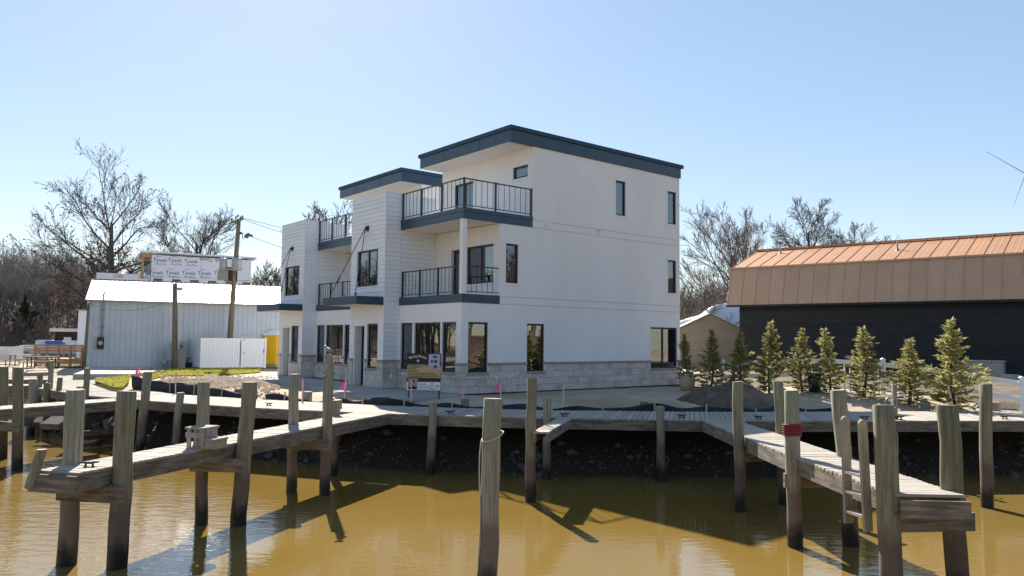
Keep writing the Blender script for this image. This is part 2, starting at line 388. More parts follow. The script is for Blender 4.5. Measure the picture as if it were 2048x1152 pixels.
gz = lambda x, y: float(ground_z(np.array([x]), np.array([y]))[0])

# riprap stones on the bank: far too many to count
def stones(n, seed):
    r = np.random.RandomState(seed)
    ico = [(0, 0, 1), (.9, 0, .1), (.28, .85, .15), (-.72, .52, .1), (-.72, -.52, .12), (.28, -.85, .1), (0, 0, -.8)]
    tri = [(0, 1, 2), (0, 2, 3), (0, 3, 4), (0, 4, 5), (0, 5, 1), (6, 2, 1), (6, 3, 2), (6, 4, 3), (6, 5, 4), (6, 1, 5)]
    ico = np.array(ico); tri = np.array(tri); V = []; Ts = []
    xs = r.uniform(-24, 20, n * 9); ys = r.uniform(19.5, 42, n * 9); s = shore_dist(xs, ys); ok = (s > -2.7) & (s < -.1) & (r.rand(n * 9) < np.where(s < -1.0, 1, .3)) & (vnoise(xs, ys, .35, 2) + .5 * vnoise(xs, ys, .12, 3) > -.18)
    xs, ys = xs[ok][:n], ys[ok][:n]; zs = ground_z(xs, ys)
    for i in range(len(xs)):
        q = .02 + .07 * r.rand() ** 3 + (r.uniform(.05, .22) if r.rand() < .03 else 0); a = r.rand() * 6.3; c, d = math.cos(a), math.sin(a)
        p = ico * r.uniform(.7, 1.3, (7, 1)) * np.array([1, r.uniform(.6, 1), r.uniform(.45, .8)]) * q
        V.append(np.stack([p[:, 0] * c - p[:, 1] * d + xs[i], p[:, 0] * d + p[:, 1] * c + ys[i], p[:, 2] + zs[i] + q * .2], -1)); Ts.append(tri + 7 * i)
    return np.concatenate(V), np.concatenate(Ts)
V, T = stones(11000, 4)
rr = link('riprap_stones', fast_mesh('riprap_stones', V, T, 'riprap')); tag(rr, 'dark broken stones covering the bank under the dock', 'stones', kind='stuff')
# big concrete rubble slabs under the left walkway
for i, (px, py, z, sx, sy, sz, rz, tx) in enumerate([(66, 842, -1.2, 1.0, .6, .2, .4, .45), (112, 846, -1.1, .9, .6, .24, -.3, .5), (205, 868, -1.35, 1.2, .6, .2, .5, -.4), (175, 888, -1.75, .9, .6, .2, .1, .2), (232, 846, -1.0, .8, .6, .24, .8, .4)]):
    o = MB().prism([(-sx / 2, -sy / 2), (sx * .45, -sy * .4), (sx / 2, sy * .35), (sx * .1, sy / 2), (-sx * .42, sy * .4)], -sz / 2, sz / 2).build('rubble_slab', 'riprap')
    p = at(px, py, z); o.location = p; o.rotation_euler = (tx, .1 - .08 * i, rz); bevel(o, .03)
    tag(o, ['flat grey rubble slab at the left end of the bank under the walkway', 'tilted rubble slab second from the left on the bank', 'long pale rubble slab lying between the two front pilings', 'low rubble slab half in the water at the bank foot', 'steep dark rubble slab highest on the left bank'][i], 'rubble slab', 'concrete rubble on the bank')

# ------------------------------------------------------------------ houses
HU, HV = Vector((math.sin(rad(50.730)), math.cos(rad(50.730)), 0)), None
H_ROT = math.atan2(HU.y, HU.x)
H_LOC = Vector((-1.8394, 28.2288, 0))
X_, Y_, Z_ = Vector((1, 0, 0)), Vector((0, 1, 0)), Vector((0, 0, 1))

def wall(name, mat, parent, O, A, N, a0, a1, z0, z1, holes=(), t=.2):
    """slab from the plane through O inwards (against N) with rectangular openings"""
    O, A, N = Vector(O), Vector(A), Vector(N)
    hs = [h for h in holes if h[0] < a1 and h[1] > a0 and h[2] < z1 and h[3] > z0]
    ca = sorted({a0, a1} | {min(max(q, a0), a1) for h in hs for q in h[:2]}); cz = sorted({z0, z1} | {min(max(q, z0), z1) for h in hs for q in h[2:]})
    na, nz = len(ca) - 1, len(cz) - 1
    solid = [[not any(h[0] < (ca[i] + ca[i + 1]) / 2 < h[1] and h[2] < (cz[j] + cz[j + 1]) / 2 < h[3] for h in hs) for j in range(nz)] for i in range(na)]
    flip = A.cross(Z_).dot(N) < 0
    mb = MB()
    P = lambda a, z, d: O + A * a + Z_ * z - N * d
    def q(*p): mb.quad(*(reversed(p) if flip else p))
    for i in range(na):
        for j in range(nz):
            if not solid[i][j]: continue
            l, r, d, u = ca[i], ca[i + 1], cz[j], cz[j + 1]
            q(P(l, d, 0), P(r, d, 0), P(r, u, 0), P(l, u, 0)); q(P(l, u, t), P(r, u, t), P(r, d, t), P(l, d, t))
            if i == 0 or not solid[i - 1][j]: q(P(l, d, t), P(l, d, 0), P(l, u, 0), P(l, u, t))
            if i == na - 1 or not solid[i + 1][j]: q(P(r, d, 0), P(r, d, t), P(r, u, t), P(r, u, 0))
            if j == 0 or not solid[i][j - 1]: q(P(l, d, t), P(r, d, t), P(r, d, 0), P(l, d, 0))
            if j == nz - 1 or not solid[i][j + 1]: q(P(l, u, 0), P(r, u, 0), P(r, u, t), P(l, u, t))
    return mb.build(name, mat, parent)

def slab3(mb, O, A, N, a0, a1, z0, z1, d0, d1):
    """box in wall coordinates: along a, height z, depth d (positive = inwards)"""
    O, A, N = Vector(O), Vector(A), Vector(N)
    ps = [O + A * a + Z_ * z - N * d for d in (d0, d1) for z in (z0, z1) for a in (a0, a1)]
    n = len(mb.v); mb.v += [tuple(p) for p in ps]
    fs = ((0, 1, 3, 2), (4, 6, 7, 5), (0, 4, 5, 1), (2, 3, 7, 6), (0, 2, 6, 4), (1, 5, 7, 3))
    if A.cross(Z_).dot(N) < 0: fs = [tuple(reversed(f)) for f in fs]
    mb.f += [tuple(n + i for i in f) for f in fs]; return mb

def window(parent, O, A, N, a0, a1, z0, z1, mull=(), trim=.1, fr=.068, sill=False, trim_proud=.02, trim_bottom=True):
    mb = MB(); d0, d1 = .045, .12
    slab3(mb, O, A, N, a0 + .004, a0 + fr, z0 + .004, z1 - .004, d0, d1); slab3(mb, O, A, N, a1 - fr, a1 - .004, z0 + .004, z1 - .004, d0, d1)
    slab3(mb, O, A, N, a0 + fr, a1 - fr, z0 + .004, z0 + fr, d0, d1); slab3(mb, O, A, N, a0 + fr, a1 - fr, z1 - fr, z1 - .004, d0, d1)
    for m in mull: slab3(mb, O, A, N, m - fr * .6, m + fr * .6, z0 + fr, z1 - fr, d0 + .003, d1 - .003)
    w_ = mb.build('window', 'bronze', parent)
    edges = [a0 + fr] + [q for m in mull for q in (m - fr * .6, m + fr * .6)] + [a1 - fr]
    for k in range(0, len(edges), 2):
        slab3(MB(), O, A, N, edges[k] - .004, edges[k + 1] + .004, z0 + fr - .004, z1 - fr + .004, .080, .086).build('pane', 'glass', w_)
    if trim:
        tb = MB(); pr = -trim_proud
        zb = z0 - (trim if trim_bottom else 0)
        slab3(tb, O, A, N, a0 - trim, a0, zb, z1 + trim, pr, .03); slab3(tb, O, A, N, a1, a1 + trim, zb, z1 + trim, pr, .03)
        slab3(tb, O, A, N, a0, a1, z1, z1 + trim, pr, .03)
        if trim_bottom: slab3(tb, O, A, N, a0, a1, z0 - trim, z0, pr, .03)
        bevel(tb.build('window_trim', 'white_trim', w_), .006)
    if sill: bevel(slab3(MB(), O, A, N, a0 - .05, a1 + .05, z0 - .085, z0 - .005, -.085, .04).build('sill', 'stone_cap', w_), .008)
    return w_

def blocks(parent, O, A, N, a0, a1, holes, seed, z1=1.05, proud=.05):
    """stone veneer in running bond, each block its own piece"""
    r = random.Random(seed); ch = z1 / 4
    for k in range(4):
        lo, hi = k * ch + .005, (k + 1) * ch - .005
        spans = [(a0, a1, hi)]
        for h in holes:
            if h[2] - .09 < hi:
                new = []
                for s0, s1, top in spans:
                    if h[0] - .05 < s1 and h[1] + .05 > s0:
                        if h[0] - s0 > .06: new.append((s0, h[0] - .055, top))
                        if h[2] - .095 > lo + .03: new.append((max(s0, h[0] - .05), min(s1, h[1] + .05), h[2] - .095))
                        if s1 - h[1] > .06: new.append((h[1] + .055, s1, top))
                    else: new.append((s0, s1, top))
                spans = new
        for s0, s1, top in spans:
            x = s0 - (0 if k % 2 else .3)
            while x < s1:
                wd = .6; l, rr_ = max(x, s0), min(x + wd, s1); x += wd
                if rr_ - l < .04: continue
                o = slab3(MB(), O, A, N, l + .005, rr_ - .005, lo, top, -proud - r.uniform(0, .005), .0).build('stone_block', 'stone_block', parent)
def boards(parent, O, A, N, a0, a1, z0, z1, holes, ch=.185):
    """horizontal lap siding, each course its own board, cut round the openings"""
    z = z0
    while z < z1 - .03:
        t_ = min(z + ch, z1); spans = [(a0, a1)]
        for h in holes:
            if h[2] - .1 < t_ - .02 and h[3] + .1 > z + .02:
                new = []
                for s0, s1 in spans:
                    if h[0] - .1 < s1 and h[1] + .1 > s0:
                        if h[0] - .1 - s0 > .02: new.append((s0, h[0] - .1))
                        if s1 - h[1] - .1 > .02: new.append((h[1] + .1, s1))
                    else: new.append((s0, s1))
                spans = new
        for s0, s1 in spans:
            O_, A_, N_ = Vector(O), Vector(A), Vector(N); mb = MB()
            P = lambda a, zz, d: O_ + A_ * a + Z_ * zz - N_ * d
            pts = [P(a, zz, d) for a in (s0 + .002, s1 - .002) for zz, d in ((z, -.036), (t_ - .008, -.010), (t_ - .008, .0), (z, .0))]
            n = 0; mb.v = [tuple(p) for p in pts]; mb.f = [(0, 4, 5, 1), (1, 5, 6, 2), (3, 7, 4, 0), (0, 1, 2, 3), (7, 6, 5, 4)]
            if A_.cross(Z_).dot(N_) < 0: mb.f = [tuple(reversed(f)) for f in mb.f]
            mb.build('siding_board', 'siding', parent)
        z += ch

def railing(parent, pts, posts, z0, h, gap=.27):
    """pts: polyline in (u, v); posts: list of (u, v)"""
    mb = MB()
    for (p, q) in zip(pts, pts[1:]):
        mb.beam((*p, z0 + h), (*q, z0 + h), .055, .04); mb.beam((*p, z0 + .10), (*q, z0 + .10), .035, .03)
    r_ = mb.build('railing', 'rail_black', parent)
    for p in posts: MB().box(p[0] - .032, p[0] + .032, p[1] - .032, p[1] + .032, z0 + .003, z0 + h + .035).build('rail_post', 'rail_black', r_)
    for p, q in zip(pts, pts[1:]):
        p, q = Vector(p), Vector(q); L = (q - p).length; n = max(1, round(L / gap))
        for k in range(1, n):
            c = p.lerp(q, k / n); MB().box(c.x - .008, c.x + .008, c.y - .008, c.y + .008, z0 + .11, z0 + h - .02).build('baluster', 'rail_black', r_)
    return r_

def townhouse():
    H = thing('townhouse', 'nearer white three storey waterfront house with charcoal flat roof, balconies and stone base', 'house', H_LOC, H_ROT, 'pair of matching new houses')
    D, W = 12.62, 7.35
    side = ((0, 0, 0), X_, -Y_); front = ((0, 0, 0), Y_, -X_)
    g_side = [(.30, 1.21, .77, 2.64), (3.15, 4.05, .77, 2.64), (10.51, 12.37, .77, 2.63)]
    s_side = [(2.05, 2.66, 4.19, 5.72), (11.74, 12.33, 4.25, 5.79)]
    t_side = [(8.22, 8.83, 7.52, 9.06), (11.74, 12.35, 7.50, 9.04)]
    rear_h = [(.25, 2.05, .77, 2.63), (3.2, 5.0, .77, 2.63), (.4, 2.3, 4.2, 5.75), (3.4, 4.6, 4.2, 5.75), (.4, 1.9, 7.5, 9.05), (3.4, 4.6, 7.5, 9.05)]
    left_h = [(2.0, 3.2, .77, 2.63), (7.0, 8.8, .77, 2.63), (3.0, 4.8, 4.2, 5.7), (8.0, 9.8, 4.2, 5.7)]
    gfr = [(.33, 1.24, .77, 2.64), (1.36, 3.22, .77, 2.64), (3.36, 4.25, .77, 2.64)]
    bay_h = [(4.90, 5.79, .77, 2.61), (5.0, 6.8, 4.19, 5.72)]; door_h = (5.97, 6.93, 0, 2.57)
    rec_h = [(.38, 2.15, 4.21, 5.72)]; rec_d = (2.32, 3.30, 3.69, 5.73)
    # --- shell
    wall('wall', 'interior', H, (0, .022, 0), X_, -Y_, .2, D - .2, 0, 3.5, g_side)
    wall('wall', 'interior', H, (0, .022, 0), X_, -Y_, 1.96, D - .2, 3.52, 6.6, s_side)
    wall('wall', 'interior', H, (0, .022, 0), X_, -Y_, 3.6, D - .2, 6.62, 9.74, t_side)
    # side cladding panels with open joints between them
    for z0, z1, u0, hs in ((1.05, 3.355, 0.022, g_side), (3.37, 3.645, 1.76, ()), (3.66, 6.475, 1.76, s_side), (6.49, 6.765, 3.4, ()), (6.78, 9.755, 3.4, t_side)):
        wall('cladding_panel', 'stucco', H, (0, 0, 0), X_, -Y_, u0, D, z0, z1, hs, t=.022)
    wall('wall', 'mortar', H, (0, 0, 0), X_, -Y_, .022, D, 0, 1.045, g_side, t=.022)
    # front, ground floor
    wall('wall', 'stucco', H, (0, 0, 0), Y_, -X_, 0.0225, 4.44, 1.05, 3.36, gfr, t=.2)
    wall('wall', 'mortar', H, (0, 0, 0), Y_, -X_, 0.0225, 4.44, 0, 1.048, gfr, t=.2)
    # recessed front, second floor and third floor
    wall('wall', 'stucco', H, (1.76, 0, 0), Y_, -X_, .0225, 4.44, 3.55, 6.47, rec_h + [rec_d], t=.2)
    t_front = [(.30, 1.24, 8.59, 9.08), (4.0, 5.4, 6.92, 8.98)]
    wall('wall', 'stucco', H, (3.4, 0, 0), Y_, -X_, .0225, 6.45, 6.6, 9.755, t_front, t=.2)
    # bay
    wall('wall', 'siding', H, (-.7, 0, 0), Y_, -X_, 4.46, W, 1.1, 8.0, bay_h + [door_h], t=.18)
    wall('wall', 'mortar', H, (-.7, 0, 0), Y_, -X_, 4.46, W, 0, 1.098, bay_h + [door_h], t=.18)
    wall('wall', 'siding', H, (0, 4.44, 0), X_, -Y_, -.7, 1.755, 0.0, 8.0, (), t=.018)
    wall('wall', 'interior', H, (0, 4.46, 0), X_, -Y_, -.52, 1.75, 3.5, 7.99, (), t=.15)
    wall('wall', 'siding', H, (0, W, 0), X_, Y_, -.7, D, 0, 6.7, left_h, t=.2)
    wall('parapet', 'siding', H, (0, W, 0), X_, Y_, -.7, 3.4, 6.72, 8.0, (), t=.2)
    wall('wall', 'stucco', H, (0, 6.45, 0), X_, Y_, 3.6, D - .2, 6.82, 9.755, [(5, 6.2, 7.5, 9)], t=.2)
    wall('wall', 'stucco', H, (D, 0, 0), Y_, X_, .023, W - .2, 0, 6.7, rear_h[:4], t=.2)
    wall('wall', 'stucco', H, (D, 0, 0), Y_, X_, .023, 6.45, 6.72, 9.755, rear_h[4:], t=.2)
    MB().box(-.72, -.5, 4.43, W + .02, 8.0, 8.035).build('parapet_cap', 'white_trim', H)
    MB().box(-.5, .4, 4.42, 4.62, 8.0, 8.035).build('parapet_cap', 'white_trim', H)
    MB().box(-.5, 3.4, W - .22, W + .02, 8.0, 8.035).build('parapet_cap', 'white_trim', H)
    # floors and ceilings
    MB().box(.2, D - .2, .23, W - .2, -.2, .02).build('floor_slab', 'interior_floor', H)
    MB().box(-.52, .2, 4.65, W - .2, -.2, .02).build('floor_slab', 'interior_floor', H)
    for z in (3.36, 6.48):
        MB().box(1.97, D - .21, .23, W - .21, z + .02, z + .2).build('floor_slab', 'interior', H)
    MB().box(.21, 1.95, .23, 4.44, 3.1, 3.35).build('floor_slab', 'interior', H)
    MB().box(-.51, 1.95, 4.62, W - .21, 3.38, 3.55).build('floor_slab', 'interior', H)
    # inside partitions
    MB().box(6.0, 6.12, .25, 4.6, .03, 3.3).build('partition', 'interior', H)
    MB().box(7.4, 7.52, 2.6, W - .25, 3.6, 6.4).build('partition', 'interior', H)
    MB().box(6.6, 6.7, 1.6, 6.2, 6.75, 9.6).build('partition', 'interior', H)
    # --- roof
    rf = MB().box(2.20, D + .06, -.06, 6.52, 9.76, 10.24).build('roof', 'charcoal', H); bevel(rf, .01)
    MB().box(2.225, D + .03, .10, 6.50, 9.748, 9.7585).build('soffit', 'soffit', rf)
    MB().box(2.14, D + .20, -.12, 6.60, 10.24, 10.40).build('roof_cap', 'cap_flash', rf)
    for vv in (2.0, 4.6): MB().box(2.192, 2.1995, vv, vv + .016, 9.77, 10.235).build('fascia_joint', 'bronze', rf)
    for uu in (5.4, 6.3): MB().box(uu, uu + .05, -.0665, -.0605, 10.10, 10.22).build('roof_clip', 'bronze', rf)
    for vv in (1.6, 4.4): MB().tube([(2.8, vv, 9.735), (2.8, vv, 9.7475)], .07, 12).build('downlight', 'light_amber', rf)
    # --- balconies
    ub = MB().box(.03, 3.4, .03, 4.44, 6.49, 6.88).build('balcony', 'soffit', H)
    fm = MB().box(0, .03, -.02, 4.435, 6.48, 6.745).box(-.012, .03, -.032, 4.435, 6.75, 6.90)
    bevel(fm.build('fascia', 'charcoal', ub), .004)
    bevel(MB().box(.031, 3.398, -.02, .03, 6.48, 6.745).box(.031, 3.398, -.032, .03, 6.75, 6.90).build('fascia', 'charcoal', ub), .004)
    MB().box(.03, 3.4, 4.62, W - .2, 6.49, 6.88).build('deck_floor', 'concrete', ub)
    MB().box(-.5, .03, 4.62, W - .2, 6.49, 6.88).build('deck_floor', 'concrete', ub)
    lb = MB().box(.03, 1.758, .03, 4.438, 3.365, 3.66).build('balcony', 'soffit', H)
    bevel(MB().box(-.02, .028, -.03, 4.435, 3.362, 3.68).build('fascia', 'charcoal', lb), .004)
    bevel(MB().box(.029, 1.755, -.03, .028, 3.362, 3.68).build('fascia', 'charcoal', lb), .004)
    bevel(MB().box(.005, .205, .005, .205, 3.68, 6.485).build('post', 'white_trim', H), .008)
    railing(H, [(.06, 4.40), (.06, .04), (3.34, .04)], [(.06, 4.36), (.06, 2.95), (.06, 1.52), (.06, .04), (1.55, .04), (3.34, .04)], 6.90, 1.10)
    railing(H, [(.10, 4.40), (.10, .21)], [(.10, 4.36), (.10, 3.05), (.10, 1.75)], 3.68, 1.05)
    railing(H, [(.21, .06), (1.72, .06)], [], 3.68, 1.05)
    # --- windows
    for h in g_side:
        window(H, *side, *h, mull=[(h[0] + h[1]) / 2 - .02] if h[1] - h[0] > 1.5 else (), sill=True, trim_bottom=False)
    for h in s_side + t_side: window(H, *side, *h)
    for h in gfr: window(H, *front, *h, sill=True, trim=.055, trim_bottom=False)
    window(H, (1.76, 0, 0), Y_, -X_, *rec_h[0], mull=[1.25]); window(H, (3.4, 0, 0), Y_, -X_, *t_front[0])
    window(H, (3.4, 0, 0), Y_, -X_, *t_front[1], mull=[4.7], trim_bottom=False)
    window(H, (-.7, 0, 0), Y_, -X_, *bay_h[0], sill=True, trim_bottom=False); window(H, (-.7, 0, 0), Y_, -X_, *bay_h[1], mull=[5.9])
    for h in rear_h: window(H, (D, 0, 0), Y_, X_, *h, mull=[(h[0] + h[1]) / 2])
    for h in left_h: window(H, (0, W, 0), X_, Y_, *h, mull=[(h[0] + h[1]) / 2])
    # doors: glazed leaf set back in its reveal
    def door(O, h, back):
        mb = MB(); a0, a1, z0, z1 = h; f = .11; O = Vector(O) + X_ * back
        for q in ((a0, a0 + f, z0 + .02, z1), (a1 - f, a1, z0 + .02, z1), (a0 + f, a1 - f, z0 + .02, z0 + .3), (a0 + f, a1 - f, z1 - f, z1)): slab3(mb, O, Y_, -X_, *q, 0, .05)
        d_ = mb.build('door', 'bronze', H)
        slab3(MB(), O, Y_, -X_, a0 + f - .004, a1 - f + .004, z0 + .296, z1 - f + .004, .022, .028).build('pane', 'glass', d_)
        slab3(MB(), O, Y_, -X_, a0 + .03, a0 + .06, z0 + .95, z0 + 1.15, -.06, -.001).build('handle', 'galvanised', d_)
        rv = MB(); 
        slab3(rv, O, Y_, -X_, a0 - .05, a0 - .002, z0, z1 + .05, -back - .02, .05); slab3(rv, O, Y_, -X_, a1 + .002, a1 + .05, z0, z1 + .05, -back - .02, .05)
        slab3(rv, O, Y_, -X_, a0, a1, z1 + .002, z1 + .05, -back - .02, .05); rv.build('door_frame', 'white_trim', d_)
    door((-.7, 0, 0), (6.02, 6.88, 0, 2.52), .32); door((1.76, 0, 0), (2.37, 3.25, 3.68, 5.68), .12)
    # --- siding and stone
    boards(H, (-.7, 0, 0), Y_, -X_, 4.50, W, 1.14, 3.36, bay_h + [door_h]); boards(H, (-.7, 0, 0), Y_, -X_, 4.50, W, 3.37, 8.0, bay_h)
    boards(H, (0, 4.44, 0), X_, -Y_, -.66, -.001, 1.14, 8.0, ()); boards(H, (0, 4.44, 0), X_, -Y_, .001, 1.755, 3.70, 6.46, ())
    cb = MB().box(-.738, -.66, 4.403, 4.50, 1.14, 8.0).build('corner_board', 'white_trim', H)
    blocks(H, (0, 0, 0), X_, -Y_, -.05, D + .05, g_side, 1); blocks(H, (0, 0, 0), Y_, -X_, .0, 4.38, gfr, 2)
    blocks(H, (-.7, 0, 0), Y_, -X_, 4.39, W, [bay_h[0], (door_h[0] - .02, door_h[1] + .02, -.2, 3)], 3); blocks(H, (0, 4.44, 0), X_, -Y_, -.7, -.06, (), 4)
    def caps(O, A, N, a0, a1, hs):
        spans = [(a0, a1)]
        for h in hs:
            spans = [s for s0, s1 in spans for s in ((s0, min(s1, h[0])), (max(s0, h[1]), s1)) if s[1] - s[0] > .02]
        for s0, s1 in spans: bevel(slab3(MB(), O, A, N, s0, s1, 1.052, 1.13, -.095, -.001).build('stone_cap', 'stone_cap', H), .01)
    caps((0, 0, 0), X_, -Y_, -.09, D + .05, g_side); caps((0, 0, 0), Y_, -X_, .0, 4.34, gfr)
    caps((-.7, 0, 0), Y_, -X_, 4.35, W, [bay_h[0], door_h]); caps((0, 4.44, 0), X_, -Y_, -.7, -.10, ())
    # --- canopy hung on rods
    cn = MB().box(-1.93, -.74, 4.47, 7.38, 3.37, 3.66).build('canopy', 'soffit', H)
    bevel(MB().box(-1.96, -1.931, 4.44, 7.42, 3.355, 3.69).build('fascia', 'charcoal', cn), .004)
    bevel(MB().box(-1.93, -.74, 4.44, 4.468, 3.355, 3.69).build('fascia', 'charcoal', cn), .004)
    MB().box(-1.93, -.74, 7.382, 7.42, 3.355, 3.69).build('fascia', 'charcoal', cn); MB().box(-1.93, -.74, 4.47, 7.38, 3.662, 3.675).build('canopy_top', 'charcoal', cn)
    br = MB().box(-.76, -.727, 5.80, 6.04, 6.53, 6.77).build('rod_bracket', 'bronze', H); MB().box(-.86, -.76, 5.90, 5.94, 6.60, 6.70).build('lug', 'bronze', br)
    for vv in (4.72, 6.95):
        p, q = Vector((-.84, 5.92, 6.65)), Vector((-1.86, vv, 3.80))
        rod = MB().tube([p, q], .016, 6).build('tie_rod', 'iron', H)
        MB().tube([p.lerp(q, .72), p.lerp(q, .82)], .032, 6).build('turnbuckle', 'iron', rod); MB().beam((-1.86, vv, 3.675), (-1.86, vv, 3.84), .05, .05, (0, 1, 0)).build('clevis', 'iron', rod)
    # --- small fittings on the side wall
    MB().box(4.05, 4.30, -.05, -.001, 6.62, 6.80).build('vent', 'white_trim', H)
    vb = MB().box(7.0, 7.22, -.06, -.001, 6.62, 6.84).build('vent', 'vinyl_white', H); MB().box(7.02, 7.2, -.07, -.061, 6.66, 6.69).box(7.02, 7.2, -.07, -.061, 6.73, 6.76).build('louvre', 'sign_grey', vb)
    for uu in (1.55, 2.2): MB().tube([(uu, -.15, .56), (uu, -.04, .60)], [.06, .045], 10).build('wall_light', 'vinyl_white', H)
    MB().box(.0, .09, 4.375, 4.388, .42, .56).build('outlet', 'vinyl_white', H).location = (-.40, 0, 0)
    # pendant bulb inside
    MB().tube([(4.6, 2.3, 2.10), (4.6, 2.3, 2.16), (4.6, 2.3, 2.24)], [.03, .06, .02], 8).build('pendant_bulb', 'bulb', H); MB().tube([(4.6, 2.3, 2.24), (4.6, 2.3, 3.3)], .008, 4).build('pendant_cord', 'bronze', H)
    return H
H1 = townhouse()
H2 = copy_tree(H1)
M1 = Matrix.Rotation(H_ROT, 4, 'Z')
H2.location = H_LOC + (M1 @ Vector((.72, 9.40, 0)))
H2['label'] = 'farther matching white house to the left, partly hidden behind the nearer house'
hl = lambda u, v, z=0: H_LOC + (M1 @ Vector((u, v, z)))
pt = MB().prism([hl(-3.4, -.6)[:2], hl(-.0, -.6)[:2], hl(0, 7.4)[:2], hl(.7, 17)[:2], hl(-2.6, 17)[:2]], -.12, -.012).build('patio', 'concrete'); structure(pt)

# ------------------------------------------------------------------ docks
def poly_at(P, s):
    """point at length fraction s of polyline P"""
    L = [math.dist(a, b) for a, b in zip(P, P[1:])]; tot = sum(L); q = s * tot
    for a, b, l in zip(P, P[1:], L):
        if q <= l + 1e-9: k = q / l; return Vector((a[0] + (b[0] - a[0]) * k, a[1] + (b[1] - a[1]) * k))
        q -= l
    return Vector(P[-1])
def poly_len(P): return sum(math.dist(a, b) for a, b in zip(P, P[1:]))
def plank_mesh():
    mb = MB(); e = .008
    mb.v = [(x, y, z) for x, z in ((-.5, -.5), (.5, -.5), (.5, .5 - .2), (.5 - e * 7, .5), (-.5 + e * 7, .5), (-.5, .5 - .2)) for y in (0, 1)]
    for i in range(6): j = (i + 1) % 6; mb.f.append((2 * i, 2 * j, 2 * j + 1, 2 * i + 1))
    mb.f += [tuple(2 * i for i in reversed(range(6))), tuple(2 * i + 1 for i in range(6))]
    return mb.mesh('plank', 'deck_wood')
PLANK = plank_mesh()
def cleat(parent, p, rz):
    mb = MB().tube([(-.15, 0, .085), (-.10, 0, .08), (0, 0, .07), (.10, 0, .08), (.15, 0, .085)], [.012, .018, .022, .018, .012], 6)
    for s in (-1, 1): mb.tube([(s * .06, 0, 0), (s * .045, 0, .075)], [.022, .016], 6)
    mb.box(-.09, .09, -.03, .03, 0, .012)
    o = mb.build('cleat', 'iron', parent, True); o.location = p; o.rotation_euler = (0, 0, rz); return o
def dock(name, label, Fp, Bp, step=.146, beams=True, z=DECK_Z, thick=.04, beam_h=.27, seed=1, overhang=.03):
    """deck between front polyline Fp and back polyline Bp; planks run from one to the other"""
    r = random.Random(seed)
    o3 = Vector((Fp[0][0], Fp[0][1], 0)); D = thing(name, label, 'dock', o3)
    n = int((poly_len(Fp) + poly_len(Bp)) / 2 / step)
    for i in range(n):
        s = (i + .5) / n; a, b_ = poly_at(Fp, s), poly_at(Bp, s); d = (b_ - a); L = d.length; d.normalize()
        a = a - d * (overhang + r.uniform(0, .012)); L += overhang * 2
        wloc = (poly_at(Fp, min(1, s + .5 / n)) - poly_at(Fp, max(0, s - .5 / n))); w_ = abs(wloc.x * d.y - wloc.y * d.x)
        wb = (poly_at(Bp, min(1, s + .5 / n)) - poly_at(Bp, max(0, s - .5 / n))); w2 = abs(wb.x * d.y - wb.y * d.x)
        w_ = min(w_, w2) - .009
        p = link('plank', PLANK, D); p.location = (a.x - o3.x, a.y - o3.y, z - thick / 2 + r.uniform(-.004, .003))
        p.rotation_euler = (r.uniform(-.001, .001), r.uniform(-.012, .012), math.atan2(d.y, d.x) - math.pi / 2); p.scale = (w_, L, thick)
    for P in (Fp, Bp):
        for q0, q1 in zip(P, P[1:]):
            zc = z - thick - .004 - beam_h / 2
            MB().beam((q0[0] - o3.x, q0[1] - o3.y, zc), (q1[0] - o3.x, q1[1] - o3.y, zc), .07, beam_h).build('stringer', 'beam_wood', D)
    return D
mainF = [(18.0, 22.35), (14.6, 22.06), (6.5, 21.35), (5.26, 21.3), (1.2, 21.6), (-.8, 21.8), (-3.42, 22.3), (-5.54, 22.9), (-8.4, 23.95), (-12.0, 25.85), (-13.4, 26.75)]
mainB = [(18.6, 25.35), (16.7, 25.2), (6.8, 23.85), (5.3, 23.8), (1.3, 23.8), (-1.2, 24.2), (-4.2, 24.9), (-5.7, 25.6), (-8.67, 26.8), (-12.1, 28.6), (-12.9, 29.15)]
main = dock('main_dock', 'long weathered plank boardwalk running across in front of the houses', mainF, mainB, seed=2)
leftw = dock('dock_walkway', 'wide plank walkway bending back along the left bank past the lawn', [(-13.5, 26.85), (-15.36, 27.9), (-19.2, 31.5), (-24.7, 41.9)], [(-12.95, 29.25), (-14.0, 30.3), (-16.6, 33.8), (-21.2, 42.5)], step=.17, seed=3)
fA_f = [(-6.80, 12.2), (-4.55, 19.2), (-3.55, 22.2)]; fA_b = [(-7.52, 12.4), (-5.42, 19.5), (-4.5, 22.5)]
fingA = dock('finger_dock', 'sunlit finger dock reaching out at left with a wooden step box on it', fA_f, fA_b, z=DECK_Z + .006, seed=4)
fR_f = [(5.52, 11.15), (5.36, 15.0), (5.28, 21.27)]; fR_b = [(6.46, 11.1), (6.32, 16), (6.2, 21.27)]
fingR = dock('finger_dock', 'finger dock at right with the ladder and red coiled rope', fR_f, fR_b, z=DECK_Z + .006, seed=5)
f2_f = [(-12.95, 25.75), (-14.72, 22.32), (-17, 18.0)]; f2_b = [(-13.7, 26.7), (-15.60, 23.0), (-17.9, 18.6)]
fing2 = dock('finger_dock', 'narrow finger dock running out of the frame at far left', f2_f, f2_b, z=DECK_Z + .006, seed=6)
